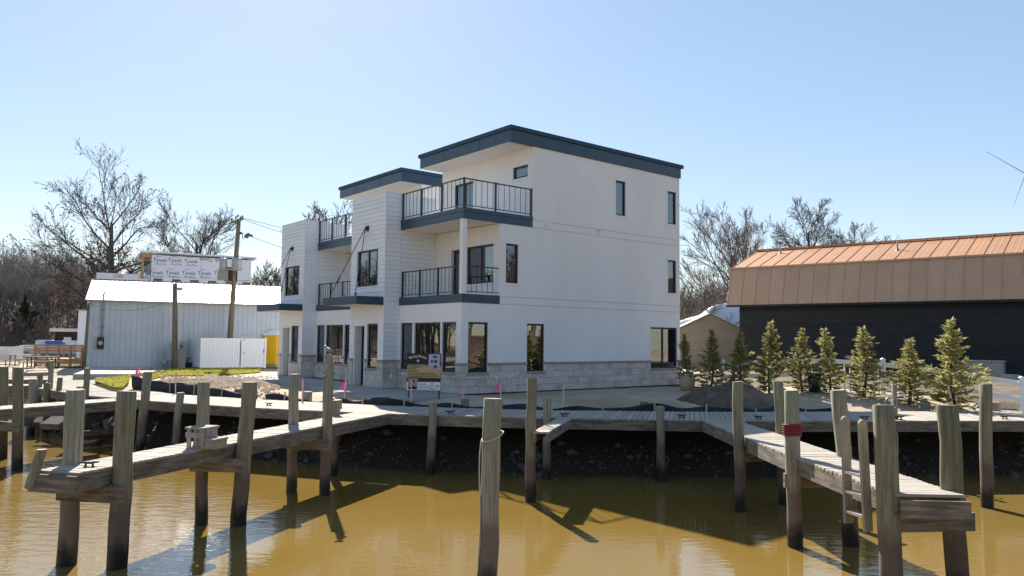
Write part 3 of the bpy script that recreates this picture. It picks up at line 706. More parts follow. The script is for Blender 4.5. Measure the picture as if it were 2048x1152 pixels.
# short catwalk to the tall post
cat = dock('catwalk', 'short narrow catwalk jutting from the boardwalk to a tall piling', [(1.35, 21.5), (.55, 18.15)], [(1.68, 21.5), (.86, 18.15)], z=DECK_Z + .008, beam_h=.2, seed=7)
for k, (y0, x0, x1) in enumerate(((33.0, -19.6, -30), (37.6, -21.6, -34))):
    d_ = dock('finger_dock', ['narrow pale finger dock in the basin, nearer of the two far ones', 'farthest finger dock in the basin below the picnic tables'][k], [(x0, y0), (x1, y0 - .6)], [(x0 - .3, y0 + 1.0), (x1, y0 + .4)], step=.3, seed=8 + k)
def local(parent, x, y, z): return (x - parent.location.x, y - parent.location.y, z)
# near end boards of the two big fingers, and pile caps carrying them
def cap_beam(parent, p, q, z=-.58, h=.26, w_=.09): MB().beam(local(parent, *p, z), local(parent, *q, z), w_, h).build('pile_cap', 'beam_wood', parent)
def ext(p, q, a, b_):
    p, q = Vector(p), Vector(q); d = (q - p).normalized(); return tuple(p - d * a), tuple(q + d * b_)
for par, pr in ((fingA, [((-7.36, 12.86), (-6.43, 12.70)), ((-6.36, 15.72), (-5.52, 15.64)), ((-5.44, 19.02), (-4.52, 18.75))]),
                (fingR, [((5.50, 11.28), (6.62, 11.40)), ((5.24, 14.62), (6.44, 14.72)), ((5.20, 17.52), (6.36, 18.15))]), (fing2, [((-13.85, 21.7), (-15.5, 22.6))])):
    for p, q in pr:
        p, q = ext(p, q, .1, .15); cap_beam(par, p, q)
MB().beam(local(fingA, -6.74, 12.13, -.33), local(fingA, -7.62, 12.37, -.33), .07, .28).build('end_board', 'beam_wood', fingA)
MB().beam(local(fingR, 5.55, 11.08, -.34), local(fingR, 6.5, 11.02, -.34), .06, .25).build('end_board', 'beam_wood', fingR)
def cap_post(x, y, z0, z1, parent): MB().box(-.09, .09, -.09, .09, z0, z1).build('pile_cap', 'beam_wood', parent).location = local(parent, x, y, 0)
for par, px, py, rz in ((fingA, 170, 937, .3), (main, 1365, 836.5, .05), (main, 1520, 839, .05), (main, 1733, 840, .05), (main, 1803, 840, .05), (main, 2015, 839, .05), (main, 535, 812, -.4), (main, 900, 829, -.1), (main, 1130, 834, 0)):
    p = at(px, py, DECK_Z); cleat(par, local(par, p.x, p.y + .12, DECK_Z + .001), rz)

# ------------------------------------------------------------------ pilings
def piling_obj(name, label, cat, base_xy, top, d, group, z0=-3.2, sides=18, taper=.93, flat_top=True):
    """top: world point of the pile's head centre; stands at base_xy on the creek bed"""
    o = thing(name, label, cat, (base_xy[0], base_xy[1], WATER_Z), 0, group)
    r = random.Random(label); mb = MB(); n = 9; pts, rs = [], []
    bx, by = base_xy; tx, ty, tz = top; zw = WATER_Z
    for i in range(n):
        z = z0 + (tz - z0) * i / (n - 1); k = (z - zw) / (tz - zw)
        pts.append(((tx - bx) * k + r.uniform(-1, 1) * min(.014, .005 * (tz - z0)), (ty - by) * k + r.uniform(-1, 1) * min(.014, .005 * (tz - z0)), z - zw)); rs.append(d / 2 * (1 + (taper - 1) * (i / (n - 1) - .5)) * (1 + r.uniform(-.045, .045)))
    p2 = Vector(pts[-1]); pts[-1] = tuple(p2 - Vector((0, 0, .015))); pts.append(tuple(p2)); rs.append(rs[-1] * .93)
    mb.tube(pts, rs, sides, caps=False)
    tl_ = (r.uniform(-.07, .07), r.uniform(-.07, .07)); lob = [1 + r.uniform(-.05, .05) for _ in range(sides)]
    for i, q in enumerate(mb.v):
        c_ = pts[i // sides]; f_ = lob[i % sides]; dx_, dy_ = (q[0] - c_[0]) * f_, (q[1] - c_[1]) * f_
        mb.v[i] = (c_[0] + dx_, c_[1] + dy_, q[2] + ((dx_ * tl_[0] + dy_ * tl_[1]) if i >= len(mb.v) - 2 * sides else 0))
    k = len(mb.v) - sides
    body = mb.build('shaft', 'piling_wood', o, True)
    hm = MB(); hm.v = list(mb.v[k:]); hm.f = [tuple(range(sides))]; hm.build('pile_top', 'end_grain', o)
    return o
def pile_px(label, top_px, base_px=None, base_xy=None, d=.28, group='dock pilings', **kw):
    if base_xy is None: b_ = at(*base_px, WATER_Z); base_xy = (b_.x, b_.y)
    t_ = dep(*top_px, base_xy[1]); return piling_obj('piling', label, 'piling', base_xy, (t_.x, t_.y, t_.z), d, kw.pop('g', group), **kw)
GA, GR, GM, GL = 'pilings of the left finger dock', 'pilings of the right finger dock', 'pilings along the boardwalk', 'pilings in the left basin'
pile_px('thick piling on the back corner of the left finger dock end', (152, 779), (133, 1129), d=.30, g=GA)
pile_px('thick piling on the front corner of the left finger dock end', (254, 782), (234.5, 1136), d=.305, g=GA)
pile_px('piling just behind the wooden step box', (407, 765), (402, 1047.6), d=.25, g=GA)
pile_px('tall piling on the front side of the left finger dock right of the step box', (500, 764), (475.6, 1050), d=.31, g=GA)
pile_px('slim piling behind the left finger dock near the boardwalk', (588, 748), (582, 984), d=.25, g=GA)
G_ = pile_px('piling topped by a broken weathered post with a bird on it', (657, 750), (649, 989), d=.26, g=GA)
pile_px('short piling under the junction of left finger dock and boardwalk', (674, 800), base_xy=(-4.9, 21.5), d=.24, g=GM)
pile_px('tall leaning piling in front of the boardwalk beside the black silt fence end', (296, 744), base_xy=(-12.1, 25.35), d=.27, g=GM)
pile_px('low piling in front of the boardwalk left of the step box', (361, 785), base_xy=(-10.7, 24.75), d=.24, g=GM)
pile_px('low piling against the boardwalk in front of the sign', (867, 804), base_xy=(-2.26, 21.88), d=.235, g=GM)
pile_px('low piling against the boardwalk below the double window', (1321, 813), base_xy=(4.1, 21.2), d=.235, g=GM)
pile_px('tall slim piling at the end of the short catwalk', (1063, 757), (1060, 1003), d=.245, g=GM)
pile_px('squat piling under the catwalk root', (1094, 796), base_xy=(1.0, 21.35), d=.22, g=GM)
CP = pile_px('lone foreground piling with a grey rope tied round it', (987, 797), base_xy=(-.325, 11.75), d=.30, g='free standing pilings')
pile_px('slim piling where the right finger dock leaves the boardwalk, left side', (1475, 763), base_xy=(5.20, 17.55), d=.24, g=GR)
pile_px('slim piling on the right side of the right finger dock root', (1556, 763), base_xy=(6.44, 18.35), d=.24, g=GR)
R3 = pile_px('pale piling wrapped with red coiled rope', (1583, 780), base_xy=(5.33, 14.6), d=.285, g=GR)
pile_px('greenish piling on the far side of the right finger dock behind the ladder', (1678, 780), base_xy=(6.44, 14.75), d=.29, g=GR)
pile_px('thick near piling at the left front corner of the right finger dock', (1769, 810), base_xy=(5.50, 11.3), d=.31, g=GR)
pile_px('thick piling at the right front corner of the right finger dock', (1895, 810), base_xy=(6.58, 11.5), d=.31, g=GR)
pile_px('lone tall slim piling in the water near the right edge', (1971, 768), (1974.7, 1015), d=.28, g='free standing pilings')
pile_px('leftmost piling cut by the left edge of the picture', (8, 733), (4, 918), d=.28, g=GL)
pile_px('second piling from the left edge beside the narrow finger dock', (37, 735), (34, 941), d=.285, g=GL)
for lab, tp, dY, dd in (('low dark piling in the basin under the picnic table', (67, 758), 29.5, .30), ('thin piling in the basin beside the far finger dock', (80, 749), 32.0, .22), ('slim tall light post at the basin corner of the walkway', (103, 721), 31.0, .20),
                        ('square cut low piling at the walkway basin corner', (95, 766), 30.5, .26), ('dark short piling with fittings at the walkway edge', (120, 755), 30.2, .20), ('tall thin mooring post at the walkway edge', (174, 736), 27.6, .20)):
    t_ = dep(*tp, dY); piling_obj('piling', lab, 'piling', (t_.x - .02, dY), (t_.x, dY, t_.z), dd, GL)
# short cut-off pile heads along the landward edge of the boardwalk
SH = 'cut off pile heads behind the boardwalk'
for lab, px, pt_, pb, wd in (('pile head left of the lawn on the walkway', 198, 756, 772, 15), ('pile head in front of the lawn edge', 232, 762, 777, 13), ('low pile head nearest the tall thin mooring post', 160, 772, 781, 14),
        ('pile head below the heap of dark mulch', 379, 772, 790, 17), ('pile head beside the tall step box piling', 477, 778, 797, 15), ('round pile head behind the boardwalk next to a pink stake', 615, 783, 805, 18),
        ('pile head with a silver bracket on the boardwalk front edge', 675, 799, 822, 17), ('dark pile head left of the sign', 770, 793, 811, 20), ('pile head below the right corner of the stone base', 930, 797, 816, 18),
        ('pale grey square pile head behind the catwalk', 1094, 797, 822, 18), ('pile head in front of the dirt mound', 1288, 803, 822, 16), ('pile head beside the white hose post', 1851, 804, 823, 19), ('pile head near the right edge of the picture', 1992, 804, 823, 19)):
    p = at(px, pb, DECK_Z - .1); t_ = dep(px, pt_, p.y); d_ = wd * p.y / F_PX
    o = piling_obj('pile_head', lab, 'piling', (p.x, p.y), (p.x, p.y, t_.z), d_, SH, z0=-1.2, sides=14)
# broken post and bird on the left finger piling
p = dep(657, 750, G_.location.y)
bp_ = tag(MB().tube([(p.x + .02, p.y, p.z - .02), (p.x + .03, p.y, p.z + .25), (p.x + .01, p.y, p.z + .46), (p.x - .02, p.y, p.z + .54)], [.10, .085, .075, .02], 10).tube([(p.x - .14, p.y, p.z + .04), (p.x + .16, p.y, p.z + .05)], .022, 6).tube([(p.x + .03, p.y - .07, p.z + .30), (p.x + .16, p.y - .07, p.z + .31)], .03, 6).build('broken_post', 'grey_timber'), 'broken weathered post end standing on a piling of the left finger dock', 'post')
def gull(p, rz):
    mb = MB(); mb.tube([(-.11, 0, .03), (-.06, 0, .07), (0, 0, .085), (.07, 0, .10), (.10, 0, .15), (.12, 0, .17), (.15, 0, .165), (.18, 0, .155)], [.008, .03, .052, .045, .028, .03, .02, .004], 8)
    mb.tube([(.0, .02, .0), (.0, .02, .05)], .005, 4).tube([(.0, -.02, .0), (.0, -.02, .05)], .005, 4)
    o = mb.build('bird', 'sign_grey', None, True); o.location = p; o.rotation_euler = (0, 0, rz); return tag(o, 'small grey bird perched on the broken post', 'bird')
gull((p.x - .01, p.y, p.z + .535), 2.6)
# leaning stub at the end of the left finger
q = at(78, 940, DECK_Z); s_ = dep(91, 897, q.y)
piling_obj('leaning_stub', 'short leaning stub post at the outer end of the left finger dock', 'post', (q.x - (s_.x - q.x) / (s_.z - DECK_Z) * 1.65, q.y - .1), (s_.x, q.y - .1, s_.z), .16, GA, z0=-.42, sides=14)
# ropes
def coil(name, c, r, n, dz, rr_, mat, label, tilt=0, parent=None):
    pts = []
    for i in range(n * 20 + 1):
        a = i / 20 * 2 * math.pi; pts.append((c[0] + r * math.cos(a), c[1] + r * math.sin(a), c[2] + dz * i / 20 + tilt * math.cos(a - .6)))
    return tag(MB().tube(pts, rr_, 6).build(name, mat, parent, True), label, 'rope')
p = dep(1584.5, 872, R3.location.y); coil('coiled_rope', p, .157, 5, .045, .024, 'rope_red', 'dark red rope wound five times round a piling')
p = dep(985, 873, CP.location.y)
ro = coil('mooring_rope', p, .163, 1, .012, .013, 'rope_grey', 'grey rope looped round the foreground piling with its tail hanging down', tilt=.075)
pts = [(p.x - .165, p.y - .06, p.z - .06)] + [(p.x - .178 - .012 * math.sin(k * .7), p.y - .07, p.z - .06 - .17 * k) for k in range(1, 12)]
MB().tube(pts, .011, 6).build('rope_tail', 'rope_grey', ro, True)
# ladder on the right finger dock
lad = thing('dock_ladder', 'wooden ladder with tall rounded rails on the right finger dock', 'ladder', (5.2, 12.9, WATER_Z))
ly = {0: 13.25, 1: 12.35}
def rail_pts(tp, bt, Y): return dep(*tp, Y), dep(*bt, Y)
lp = []
for tp, bt, Y in (((1690, 832), (1697, 1046), 12.1), ((1724, 839), (1736, 1063), 11.6)):
    a, b_ = rail_pts(tp, bt, Y); a -= lad.location; b_ -= lad.location; lp.append((a, b_))
    mb = MB(); d = (b_ - a); L = d.length; wd, th = .15, .045
    pr = [(-wd / 2, 0), (wd / 2, 0)] + [(wd / 2 * math.cos(t), L - wd / 2 + wd / 2 * math.sin(t)) for t in np.linspace(0, math.pi, 9)]
    ux = d.normalized(); side_ = Vector((1, .35, 0)).normalized(); nn = ux.cross(side_).normalized()
    vs_ = [[b_ + side_ * x - ux * z + nn * s for x, z in pr] for s in (-th / 2, th / 2)]
    k = len(pr); mb.v = [tuple(q) for q in vs_[0] + vs_[1]]; mb.f = [tuple(range(k)), tuple(reversed(range(k, 2 * k)))] + [(i, k + i, k + (i + 1) % k, (i + 1) % k) for i in range(k)]
    mb.build('rail', 'grey_timber', lad)
for f in (.52, .70, .885):
    (a0, b0), (a1, b1) = lp; p, q = a0.lerp(b0, f), a1.lerp(b1, f - .01); MB().beam(p, q, .13, .04).build('rung', 'grey_timber', lad)
# step box on the left finger dock
q = at(392, 897, DECK_Z); sb = thing('step_box', 'two level wooden step box standing on the left finger dock', 'step box', (q.x + .08, q.y + .12, DECK_Z + .012), -.28)
for x in (-.17, -.02, .13): MB().box(x - .045, x + .045, -.20, -.175, 0, .36).build('slat', 'grey_timber', sb)
for x in (-.17, -.02, .13): MB().box(x - .045, x + .045, .175, .20, 0, .36).build('slat', 'grey_timber', sb)
MB().box(-.225, .19, -.225, -.2005, .20, .30).build('cross_board', 'grey_timber', sb); bevel(MB().box(-.24, .20, -.24, .24, .36, .40).build('top_board', 'grey_timber', sb), .005)
MB().box(.176, .20, -.17, .17, .0, .36).build('slat', 'grey_timber', sb)
MB().box(.20, .40, -.2, -.17, 0, .15).box(.20, .40, .17, .2, 0, .15).box(.37, .40, -.169, .169, 0, .15).build('lower_box', 'grey_timber', sb); bevel(MB().box(.19, .42, -.22, .22, .151, .19).build('lower_step', 'grey_timber', sb), .005)
# white hose post with hoops on the right part of the boardwalk
q = at(1788, 838, DECK_Z); hp = thing('hose_post', 'white post with hose hoops at the front edge of the boardwalk', 'post', (q.x, q.y - .05, DECK_Z))
zt = dep(1788, 768, q.y).z - DECK_Z
bevel(MB().box(-.06, .06, -.06, .06, -1.0, zt).build('post', 'grey_timber', hp), .006)
MB().tube([(-.32 + .17 + .17 * math.cos(a), -.1, zt - .53 + .17 * math.sin(a)) for a in np.linspace(0, 2 * math.pi, 19)], .018, 6).tube([(-.15, -.1, zt - .53), (-.06, 0, zt - .45)], .015, 5).build('hose_hoop', 'galvanised', hp, True)
MB().tube([(.22 + .13 * math.cos(a), .08, zt - .40 + .17 * math.sin(a)) for a in np.linspace(0, math.pi, 12)], .02, 6).tube([(.06, .05, zt - .42), (.36, .08, zt - .42)], .02, 6).build('hose_hoop', 'boat_white', hp, True)

# ------------------------------------------------------------------ silt fence, stakes, mound
def silt(label, path, hs, seed):
    r = random.Random(seed); L = poly_len(path); n = int(L / .18); o = thing('silt_fence', label, 'silt fence', (path[0][0], path[0][1], 0))
    ox, oy = path[0]; V = []; Fq = []; rows = 5
    for i in range(n + 1):
        s = i / n; p = poly_at(path, s); e = poly_at(path, min(1, s + .01)) - poly_at(path, max(0, s - .01)); e.normalize(); nn = Vector((-e.y, e.x))
        zb = gz(p.x, p.y) - .06; x = s * L; hi = hs(s) + .05 * math.sin(x * 1.1 + seed + 1.3 * math.sin(x * .37)) + .02 * math.sin(x * 4.7)
        for k in range(rows):
            f = k / (rows - 1); wv = .06 * math.sin(x * 2.3 + k * 1.1) * f + .05 * math.sin(x * 5.1 + k * 2) * (1 - f) + r.uniform(-.015, .015)
            V.append((p.x + nn.x * wv - ox, p.y + nn.y * wv - oy, zb + max(.10, hi) * f))
    for i in range(n):
        for k in range(rows - 1): a = i * rows + k; Fq.append((a, a + rows, a + rows + 1, a + 1))
    m_ = MB(); m_.v = V; m_.f = Fq; fo = m_.build('fabric', 'silt_fabric', o, True); fo.modifiers.new('thick', 'SOLIDIFY').thickness = .006
    for i in range(int(L / 1.6)):
        p = poly_at(path, (i + .5) * 1.6 / L); zb = gz(p.x, p.y); hh = hs((i + .5) * 1.6 / L) + r.uniform(-.02, .1)
        st = MB().box(-.02, .02, -.02, .02, -.3, hh).build('fence_stake', 'stake_wood', o); st.location = (p.x - ox, p.y - oy - .08, zb); st.rotation_euler = (r.uniform(-.08, .08), r.uniform(-.1, .1), r.uniform(0, 1))
silt('low sagging black silt fence behind the boardwalk in front of the nearer house', [(-8.6, 27.15), (-5.6, 26.0), (-4.1, 25.2), (-1.1, 24.5), (1.3, 24.15), (6.8, 24.2), (10.5, 24.6)], lambda s: .36 + .10 * math.sin(s * 17) * math.sin(s * 41 + 1), 1)
silt('loosely draped black silt fence beside the small lawn at left', [(-15.3, 31.2), (-14.2, 30.6), (-13.0, 29.9), (-11.2, 28.6), (-9.0, 27.4)], lambda s: .75 - .35 * s, 2)
def stake(label, top, bot, zb, flag=False, pink=True):
    b_ = at(*bot, zb); t_ = dep(*top, b_.y); o = thing('survey_stake', label, 'stake', b_, 0, 'survey stakes')
    d = t_ - b_; MB().beam((0, 0, -.2), d, .04, .022, (0, 1, 0)).build('stake', 'stake_pink' if pink else 'stake_wood', o)
    MB().beam(d * .93, d * 1.002, .046, .028, (0, 1, 0)).build('painted_tip', 'flag_pink', o)
    if flag:
        mb = MB(); d = Vector(d); w0 = d * .95
        for k in range(2): 
            x = -.06 - .05 * k; mb.quad(w0 + Vector((0, -.03, 0)), w0 + Vector((x, -.05, -.30)), w0 + Vector((x - .07, -.06, -.26 + .05 * k)), w0 + Vector((-.01, -.04, .03)))
        f = mb.build('ribbon', 'flag_pink', o); f.modifiers.new('t', 'SOLIDIFY').thickness = .004
stake('pink tipped survey stake beside the round pile head', (606, 758), (604, 806), -.2)
stake('survey stake with a big fluttering pink ribbon', (692, 760), (687, 805), -.2, True)
stake('tall bare survey stake in front of the sign', (823, 757), (822, 812), -.2)
stake('short pink tipped survey stake at the stone corner', (926, 775), (924, 812), -.2)
stake('survey stake with a thin pink ribbon in front of the tall window', (1000, 761), (1003, 806), -.2, True)
stake('survey stake in front of the middle of the stone wall', (1128, 762), (1125, 820), -.2)
stake('red survey stake beside the mulch heap', (352, 746), (351, 785), -.1)
stake('survey stake with pink ribbon by the pale slab at left', (279, 735), (278, 752), 0, True)
stake('red tipped survey stake by the draped silt fence', (280, 744), (279, 775), -.1, True)
def heap(name, label, cat, c, rx, ry, h, mat, seed, rz=0, n=34):
    r = np.random.RandomState(seed); g = np.linspace(-1, 1, n); X, Y = np.meshgrid(g, g); R = np.hypot(X, Y)
    Z = h * np.clip(1 - R ** 1.7, -.3, 1) + (.16 * vnoise(X * rx, Y * ry, .35, seed) + .09 * vnoise(X * rx, Y * ry, .12, seed + 1)) * (R < 1.0) + r.uniform(-.02, .02, X.shape)
    V = np.stack([X * rx, Y * ry, Z], -1).reshape(-1, 3); i = np.arange(n * n).reshape(n, n)
    T_ = np.stack([i[:-1, :-1], i[:-1, 1:], i[1:, 1:], i[1:, :-1]], -1).reshape(-1, 4)
    T_ = T_[(np.hypot(X, Y).reshape(-1)[T_] < 1.06).all(1)]
    o = link(name, fast_mesh(name, V, T_, mat, True)); o.location = c; o.rotation_euler = (0, 0, rz); return tag(o, label, cat)
heap('dirt_mound', 'low mound of dark excavated dirt behind the boardwalk right of the house', 'dirt mound', (7.6, 26.6, -.15), 2.0, 1.4, .78, 'dirt', 3, -.2, n=60)
heap('mulch_heap', 'scattered heap of dark mulch and stones beside the lawn', 'mulch heap', (at(430, 764, 0).x, at(430, 764, 0).y, -.1), 3.6, 2.6, .34, 'mulch', 5, -.5)
# gravel and chips lying on the soil around the heap
def chips(n, seed):
    r = np.random.RandomState(seed); V = []; T_ = []
    for i in range(n):
        px, py = r.uniform(320, 560), r.uniform(752, 800); p = at(px, py, -.05); 
        if shore_dist(np.array([p.x]), np.array([p.y]))[0] < .6: continue
        s = r.uniform(.02, .09); a = r.rand() * 6; z = gz(p.x, p.y) + .1
        q = np.array([(s, 0, 0), (-.5 * s, .8 * s, 0), (-.5 * s, -.8 * s, 0), (0, 0, .8 * s)]); c, d = math.cos(a), math.sin(a)
        k = len(V) * 4; V.append(np.stack([q[:, 0] * c - q[:, 1] * d + p.x, q[:, 0] * d + q[:, 1] * c + p.y, q[:, 2] + z - .09], -1)); T_.append(np.array([(0, 1, 3), (1, 2, 3), (2, 0, 3)]) + k)
    return np.concatenate(V), np.concatenate(T_)
V, T = chips(2600, 6); tag(link('gravel_chips', fast_mesh('gravel_chips', V, T, 'mulch')), 'loose gravel and wood chips strewn on the soil left of the houses', 'gravel', kind='stuff')

# ------------------------------------------------------------------ sign
sp = at(847, 800, -.1); sgn = thing('site_sign', 'printed site sign on two posts in front of the triple window', 'sign', (sp.x, sp.y, -.1), rad(-3))
MB().box(-.585, .585, -.02, .02, .33, 1.60).build('board', 'sign_black', sgn)
for x in (-.53, .53): MB().box(x - .022, x + .022, .021, .06, -.3, 1.62).build('post', 'rail_black', sgn)
def panel(x0, x1, z0, z1, mat, d=-.0225, name='printed_panel'): return MB().box(x0, x1, d, -.0201, z0, z1).build(name, mat, sgn)
panel(-.58, .58, .76, 1.16, 'sign_gold'); panel(-.58, .58, .62, .758, 'sign_maroon'); panel(-.58, .58, .335, .618, 'print_white')
pic = panel(.16, .545, 1.04, 1.575, 'sign_blue', -.0235, 'house_picture')
MB().box(.30, .46, -.0245, -.0236, 1.44, 1.53).box(.235, .31, -.0245, -.0236, 1.27, 1.39).box(.34, .46, -.0245, -.0236, 1.27, 1.38).box(.33, .46, -.0245, -.0236, 1.09, 1.2).build('printed_windows', 'sign_dark', pic)
MB().box(.165, .54, -.0240, -.0236, 1.045, 1.08).box(.20, .29, -.0240, -.0236, 1.09, 1.2).build('printed_ground', 'sign_gold', pic)
por = panel(-.545, -.215, .355, .735, 'sign_grey', -.0235, 'portrait_print')
MB().quad((-.53, -.0240, .357), (-.23, -.0240, .357), (-.25, -.0240, .43), (-.33, -.0240, .47), (-.43, -.0240, .47), (-.51, -.0240, .43)).build('printed_jacket', 'print_black', por)
hd = MB(); hd.quad(*[(-.38 + .065 * math.cos(a), -.0242, .575 + .095 * math.sin(a)) for a in np.linspace(0, 2 * math.pi, 16)[:-1]]); hd.build('printed_face', 'skin_print', por)
hd = MB(); hd.quad(*[(-.38 + .075 * math.cos(a), -.0244, .60 + .085 * math.sin(a)) for a in np.linspace(0, math.pi, 10)], *[(-.38 + .05 * math.cos(a), -.0244, .60 + .035 * math.sin(a)) for a in np.linspace(math.pi, 0, 8)]); hd.build('printed_hair', 'print_black', por)
FS = lambda x, z: facing((x, -.0265, z), (1, 0, 0), (0, -1, 0))
for k, ch in enumerate('Bailey Pointe'):
    if ch == ' ': continue
    f = (k - 6) / 6; a = -f * .35
    text(ch, .125, 'print_white', sgn, FS(-.215 + f * .275, 1.50 - .055 * f * f) @ Matrix.Rotation(a, 4, 'Z'))
text('Homes & Condominiums', .068, 'print_white', sgn, FS(-.21, 1.20))
st_ = MB()
for k in range(8):
    a = k * math.pi / 4; r1 = .075 if k % 2 == 0 else .045
    st_.quad((-.21 + .014 * math.cos(a + 1.57), -.0240, 1.345 + .014 * math.sin(a + 1.57)), (-.21 + .014 * math.cos(a - 1.57), -.0240, 1.345 + .014 * math.sin(a - 1.57)), (-.21 + r1 * math.cos(a), -.0240, 1.345 + r1 * math.sin(a)))
st_.build('compass_star', 'print_white', sgn)
r_ = random.Random(5)
tl = MB()
for z, wd in ((1.12, .42), (1.07, .28), (1.02, .30), (.97, .36), (.92, .92), (.87, .98), (.82, 1.08), (.785, .46)):
    x = -.55
    while x < -.55 + wd: k = r_.uniform(.02, .06); tl.box(x, x + k, -.0240, -.0226, z - .012, z + .012); x += k + .012
tl.build('small_print', 'sign_maroon', sgn)
tl = MB()
for z, wd in ((.58, .25), (.53, .30), (.48, .36), (.43, .33), (.375, .66)):
    x = -.19
    while x < -.19 + wd: k = r_.uniform(.02, .06); tl.box(x, x + k, -.0240, -.0226, z - .010, z + .010); x += k + .012
tl.build('small_print', 'sign_dark', sgn)
text('21', .13, 'print_black', sgn, FS(.31, .485), spacing=.85)
ring = MB(); aa = np.linspace(.9, 2 * math.pi - .9, 22)
for a, b_ in zip(aa, aa[1:]):
    f_ = lambda r, t: (.31 + r * math.cos(t), -.0240, .485 + r * math.sin(t)); ring.quad(f_(.105, a), f_(.105, b_), f_(.09, b_), f_(.09, a))
ring.build('logo_ring', 'print_black', sgn)
text('LN', .10, 'print_black', sgn, FS(.50, .485), spacing=.8)
MB().box(.435, .445, -.0240, -.0226, .42, .55).box(.445, .52, -.0240, -.0226, .42, .43).build('logo_frame', 'print_black', sgn)

# ------------------------------------------------------------------ trees
def grow_tree(seed, H, r0, spread=1.0, levels=4, n1=13, n2=8, n3=6, n4=4, trunk_frac=.75, first=.28, lean=(0, 0), min_r=.014, up=.25, leaf=0, reach=1.0):
    """bare broadleaf tree: returns (trunk MB, crown arrays, leaf positions)"""
    r = random.Random(seed); trunk = MB(); crown = MB(); tips = []
    def path(p, d, L, ra, rb, nseg, wob, grav):
        pts = [p]; q = p.copy(); dd = d.copy()
        for i in range(nseg):
            dd = (dd + Vector((r.gauss(0, wob), r.gauss(0, wob), r.gauss(0, wob) + grav))).normalized(); q = q + dd * (L / nseg); pts.append(q.copy())
        return pts, [ra + (rb - ra) * (i / nseg) for i in range(nseg + 1)]
    def branch(p, d, L, ra, lev):
        nseg = {1: 6, 2: 4, 3: 3, 4: 2}[lev]; pts, rs = path(p, d, L, ra, max(min_r * .8, ra * .25), nseg, .09 + .025 * lev, up * .10)
        crown.tube(pts, rs, {1: 6, 2: 4, 3: 3, 4: 3}[lev], caps=False)
        if lev >= levels: tips.append(pts[-1]); return
        n = {1: n2, 2: n3, 3: n4}[lev]
        for i in range(n):
            t = .22 + .78 * (i + r.random() * .8) / n; t = min(t, .999); k = t * nseg; a = pts[int(k)].lerp(pts[min(int(k) + 1, nseg)], k - int(k))
            md = (pts[min(int(k) + 1, nseg)] - pts[int(k)]).normalized(); ax = md.orthogonal().normalized(); ax.rotate(Matrix.Rotation(r.random() * 6.283, 3, md))
            nd = (md + ax * r.uniform(.38, .80)).normalized(); nd.z += .12 * up; nd.normalize()
            branch(a, nd, L * r.uniform(.40, .62) * (1.15 - .5 * t), max(min_r, ra * (1 - t * .7) * .45), lev + 1)
    tp, tr = path(Vector((0, 0, -.3)), Vector((lean[0], lean[1], 1)).normalized(), H * trunk_frac, r0, r0 * .28, 9, .04, .05)
    tr[0] = r0 * 1.25; trunk.tube(tp, tr, 10)
    for i in range(n1):
        t = first + (1 - first) * (i + r.random() * .7) / n1; t = min(t, .999); k = t * 9; a = tp[int(k)].lerp(tp[min(int(k) + 1, 9)], k - int(k))
        ang = i * 2.4 + r.uniform(-.5, .5); el = .35 + .75 * t + r.uniform(-.15, .15)
        d = Vector((math.cos(ang) * math.cos(el) * spread, math.sin(ang) * math.cos(el) * spread, math.sin(el))).normalized()
        L = reach * H * r.uniform(.30, .46) * (1.05 - .45 * abs(t - .55)) * (1 if t < .9 else .8)
        branch(a, d, L, r0 * (.40 - .25 * t), 1)
    return trunk, crown, tips
def leaf_clumps(tips, n, size, seed, keep=lambda p: True):
    r = random.Random(seed); mb = MB(); c = [t for t in tips if keep(t)]
    for i in range(min(n, len(c) * 3)):
        p = r.choice(c) + Vector((r.gauss(0, .25), r.gauss(0, .25), r.gauss(0, .2))); s = size * r.uniform(.5, 1.2)
        for k in range(2):
            a = Vector((r.gauss(0, 1), r.gauss(0, 1), r.gauss(0, 1))).normalized(); b_ = a.orthogonal().normalized(); mb.quad(p - a * s, p + b_ * s * .5, p + a * s, p - b_ * s * .5)
    return mb
def bare_tree(label, loc, seed, H, r0, bark='bark', leaves=0, leaf_size=.16, rz=0, group='bare trees beyond the buildings', keep=lambda p: True, **kw):
    o = thing('bare_tree', label, 'tree', loc, rz, group); t, c, tips = grow_tree(seed, H, r0, **kw)
    t.build('trunk', bark, o, True); c.build('crown', bark, o, True)
    if leaves: leaf_clumps(tips, leaves, leaf_size, seed, keep).build('dead_leaves', 'dead_leaf', o)
    return o
def tree_at(px, Y): p = dep(px, 700, Y); return (p.x, Y, gz(p.x, Y) - .1)
bare_tree('tallest bare tree at left with clinging brown leaves', tree_at(228, 80), 11, 19.4, .55, leaves=800, leaf_size=.13, n1=17, n2=9, n3=6, n4=4, first=.22, lean=(-.05, 0), spread=1.3, min_r=.017, reach=1.05)
bare_tree('broad bare tree behind the wrapped building', tree_at(385, 92), 23, 18.2, .45, n1=14, n2=9, n3=6, n4=4, first=.30, lean=(-.02, 0), spread=1.3, min_r=.018, reach=1.05)
bare_tree('low brown leaved oak at the left of the tallest tree', tree_at(190, 84), 31, 12.5, .25, leaves=1100, leaf_size=.15, n1=14, n2=8, n3=6, n4=3, first=.15, spread=1.3, min_r=.022)
bare_tree('tall many stemmed bare tree just right of the house', tree_at(1462, 66), 41, 13.2, .34, n1=20, n2=10, n3=6, n4=4, first=.12, spread=1.0, min_r=.014, up=.6, bark='bark_light')
bare_tree('low bare tree close to the right edge of the house', tree_at(1415, 60), 47, 8.5, .2, n1=14, n2=8, n3=6, n4=3, first=.12, spread=1.3, min_r=.010, bark='bark_light')
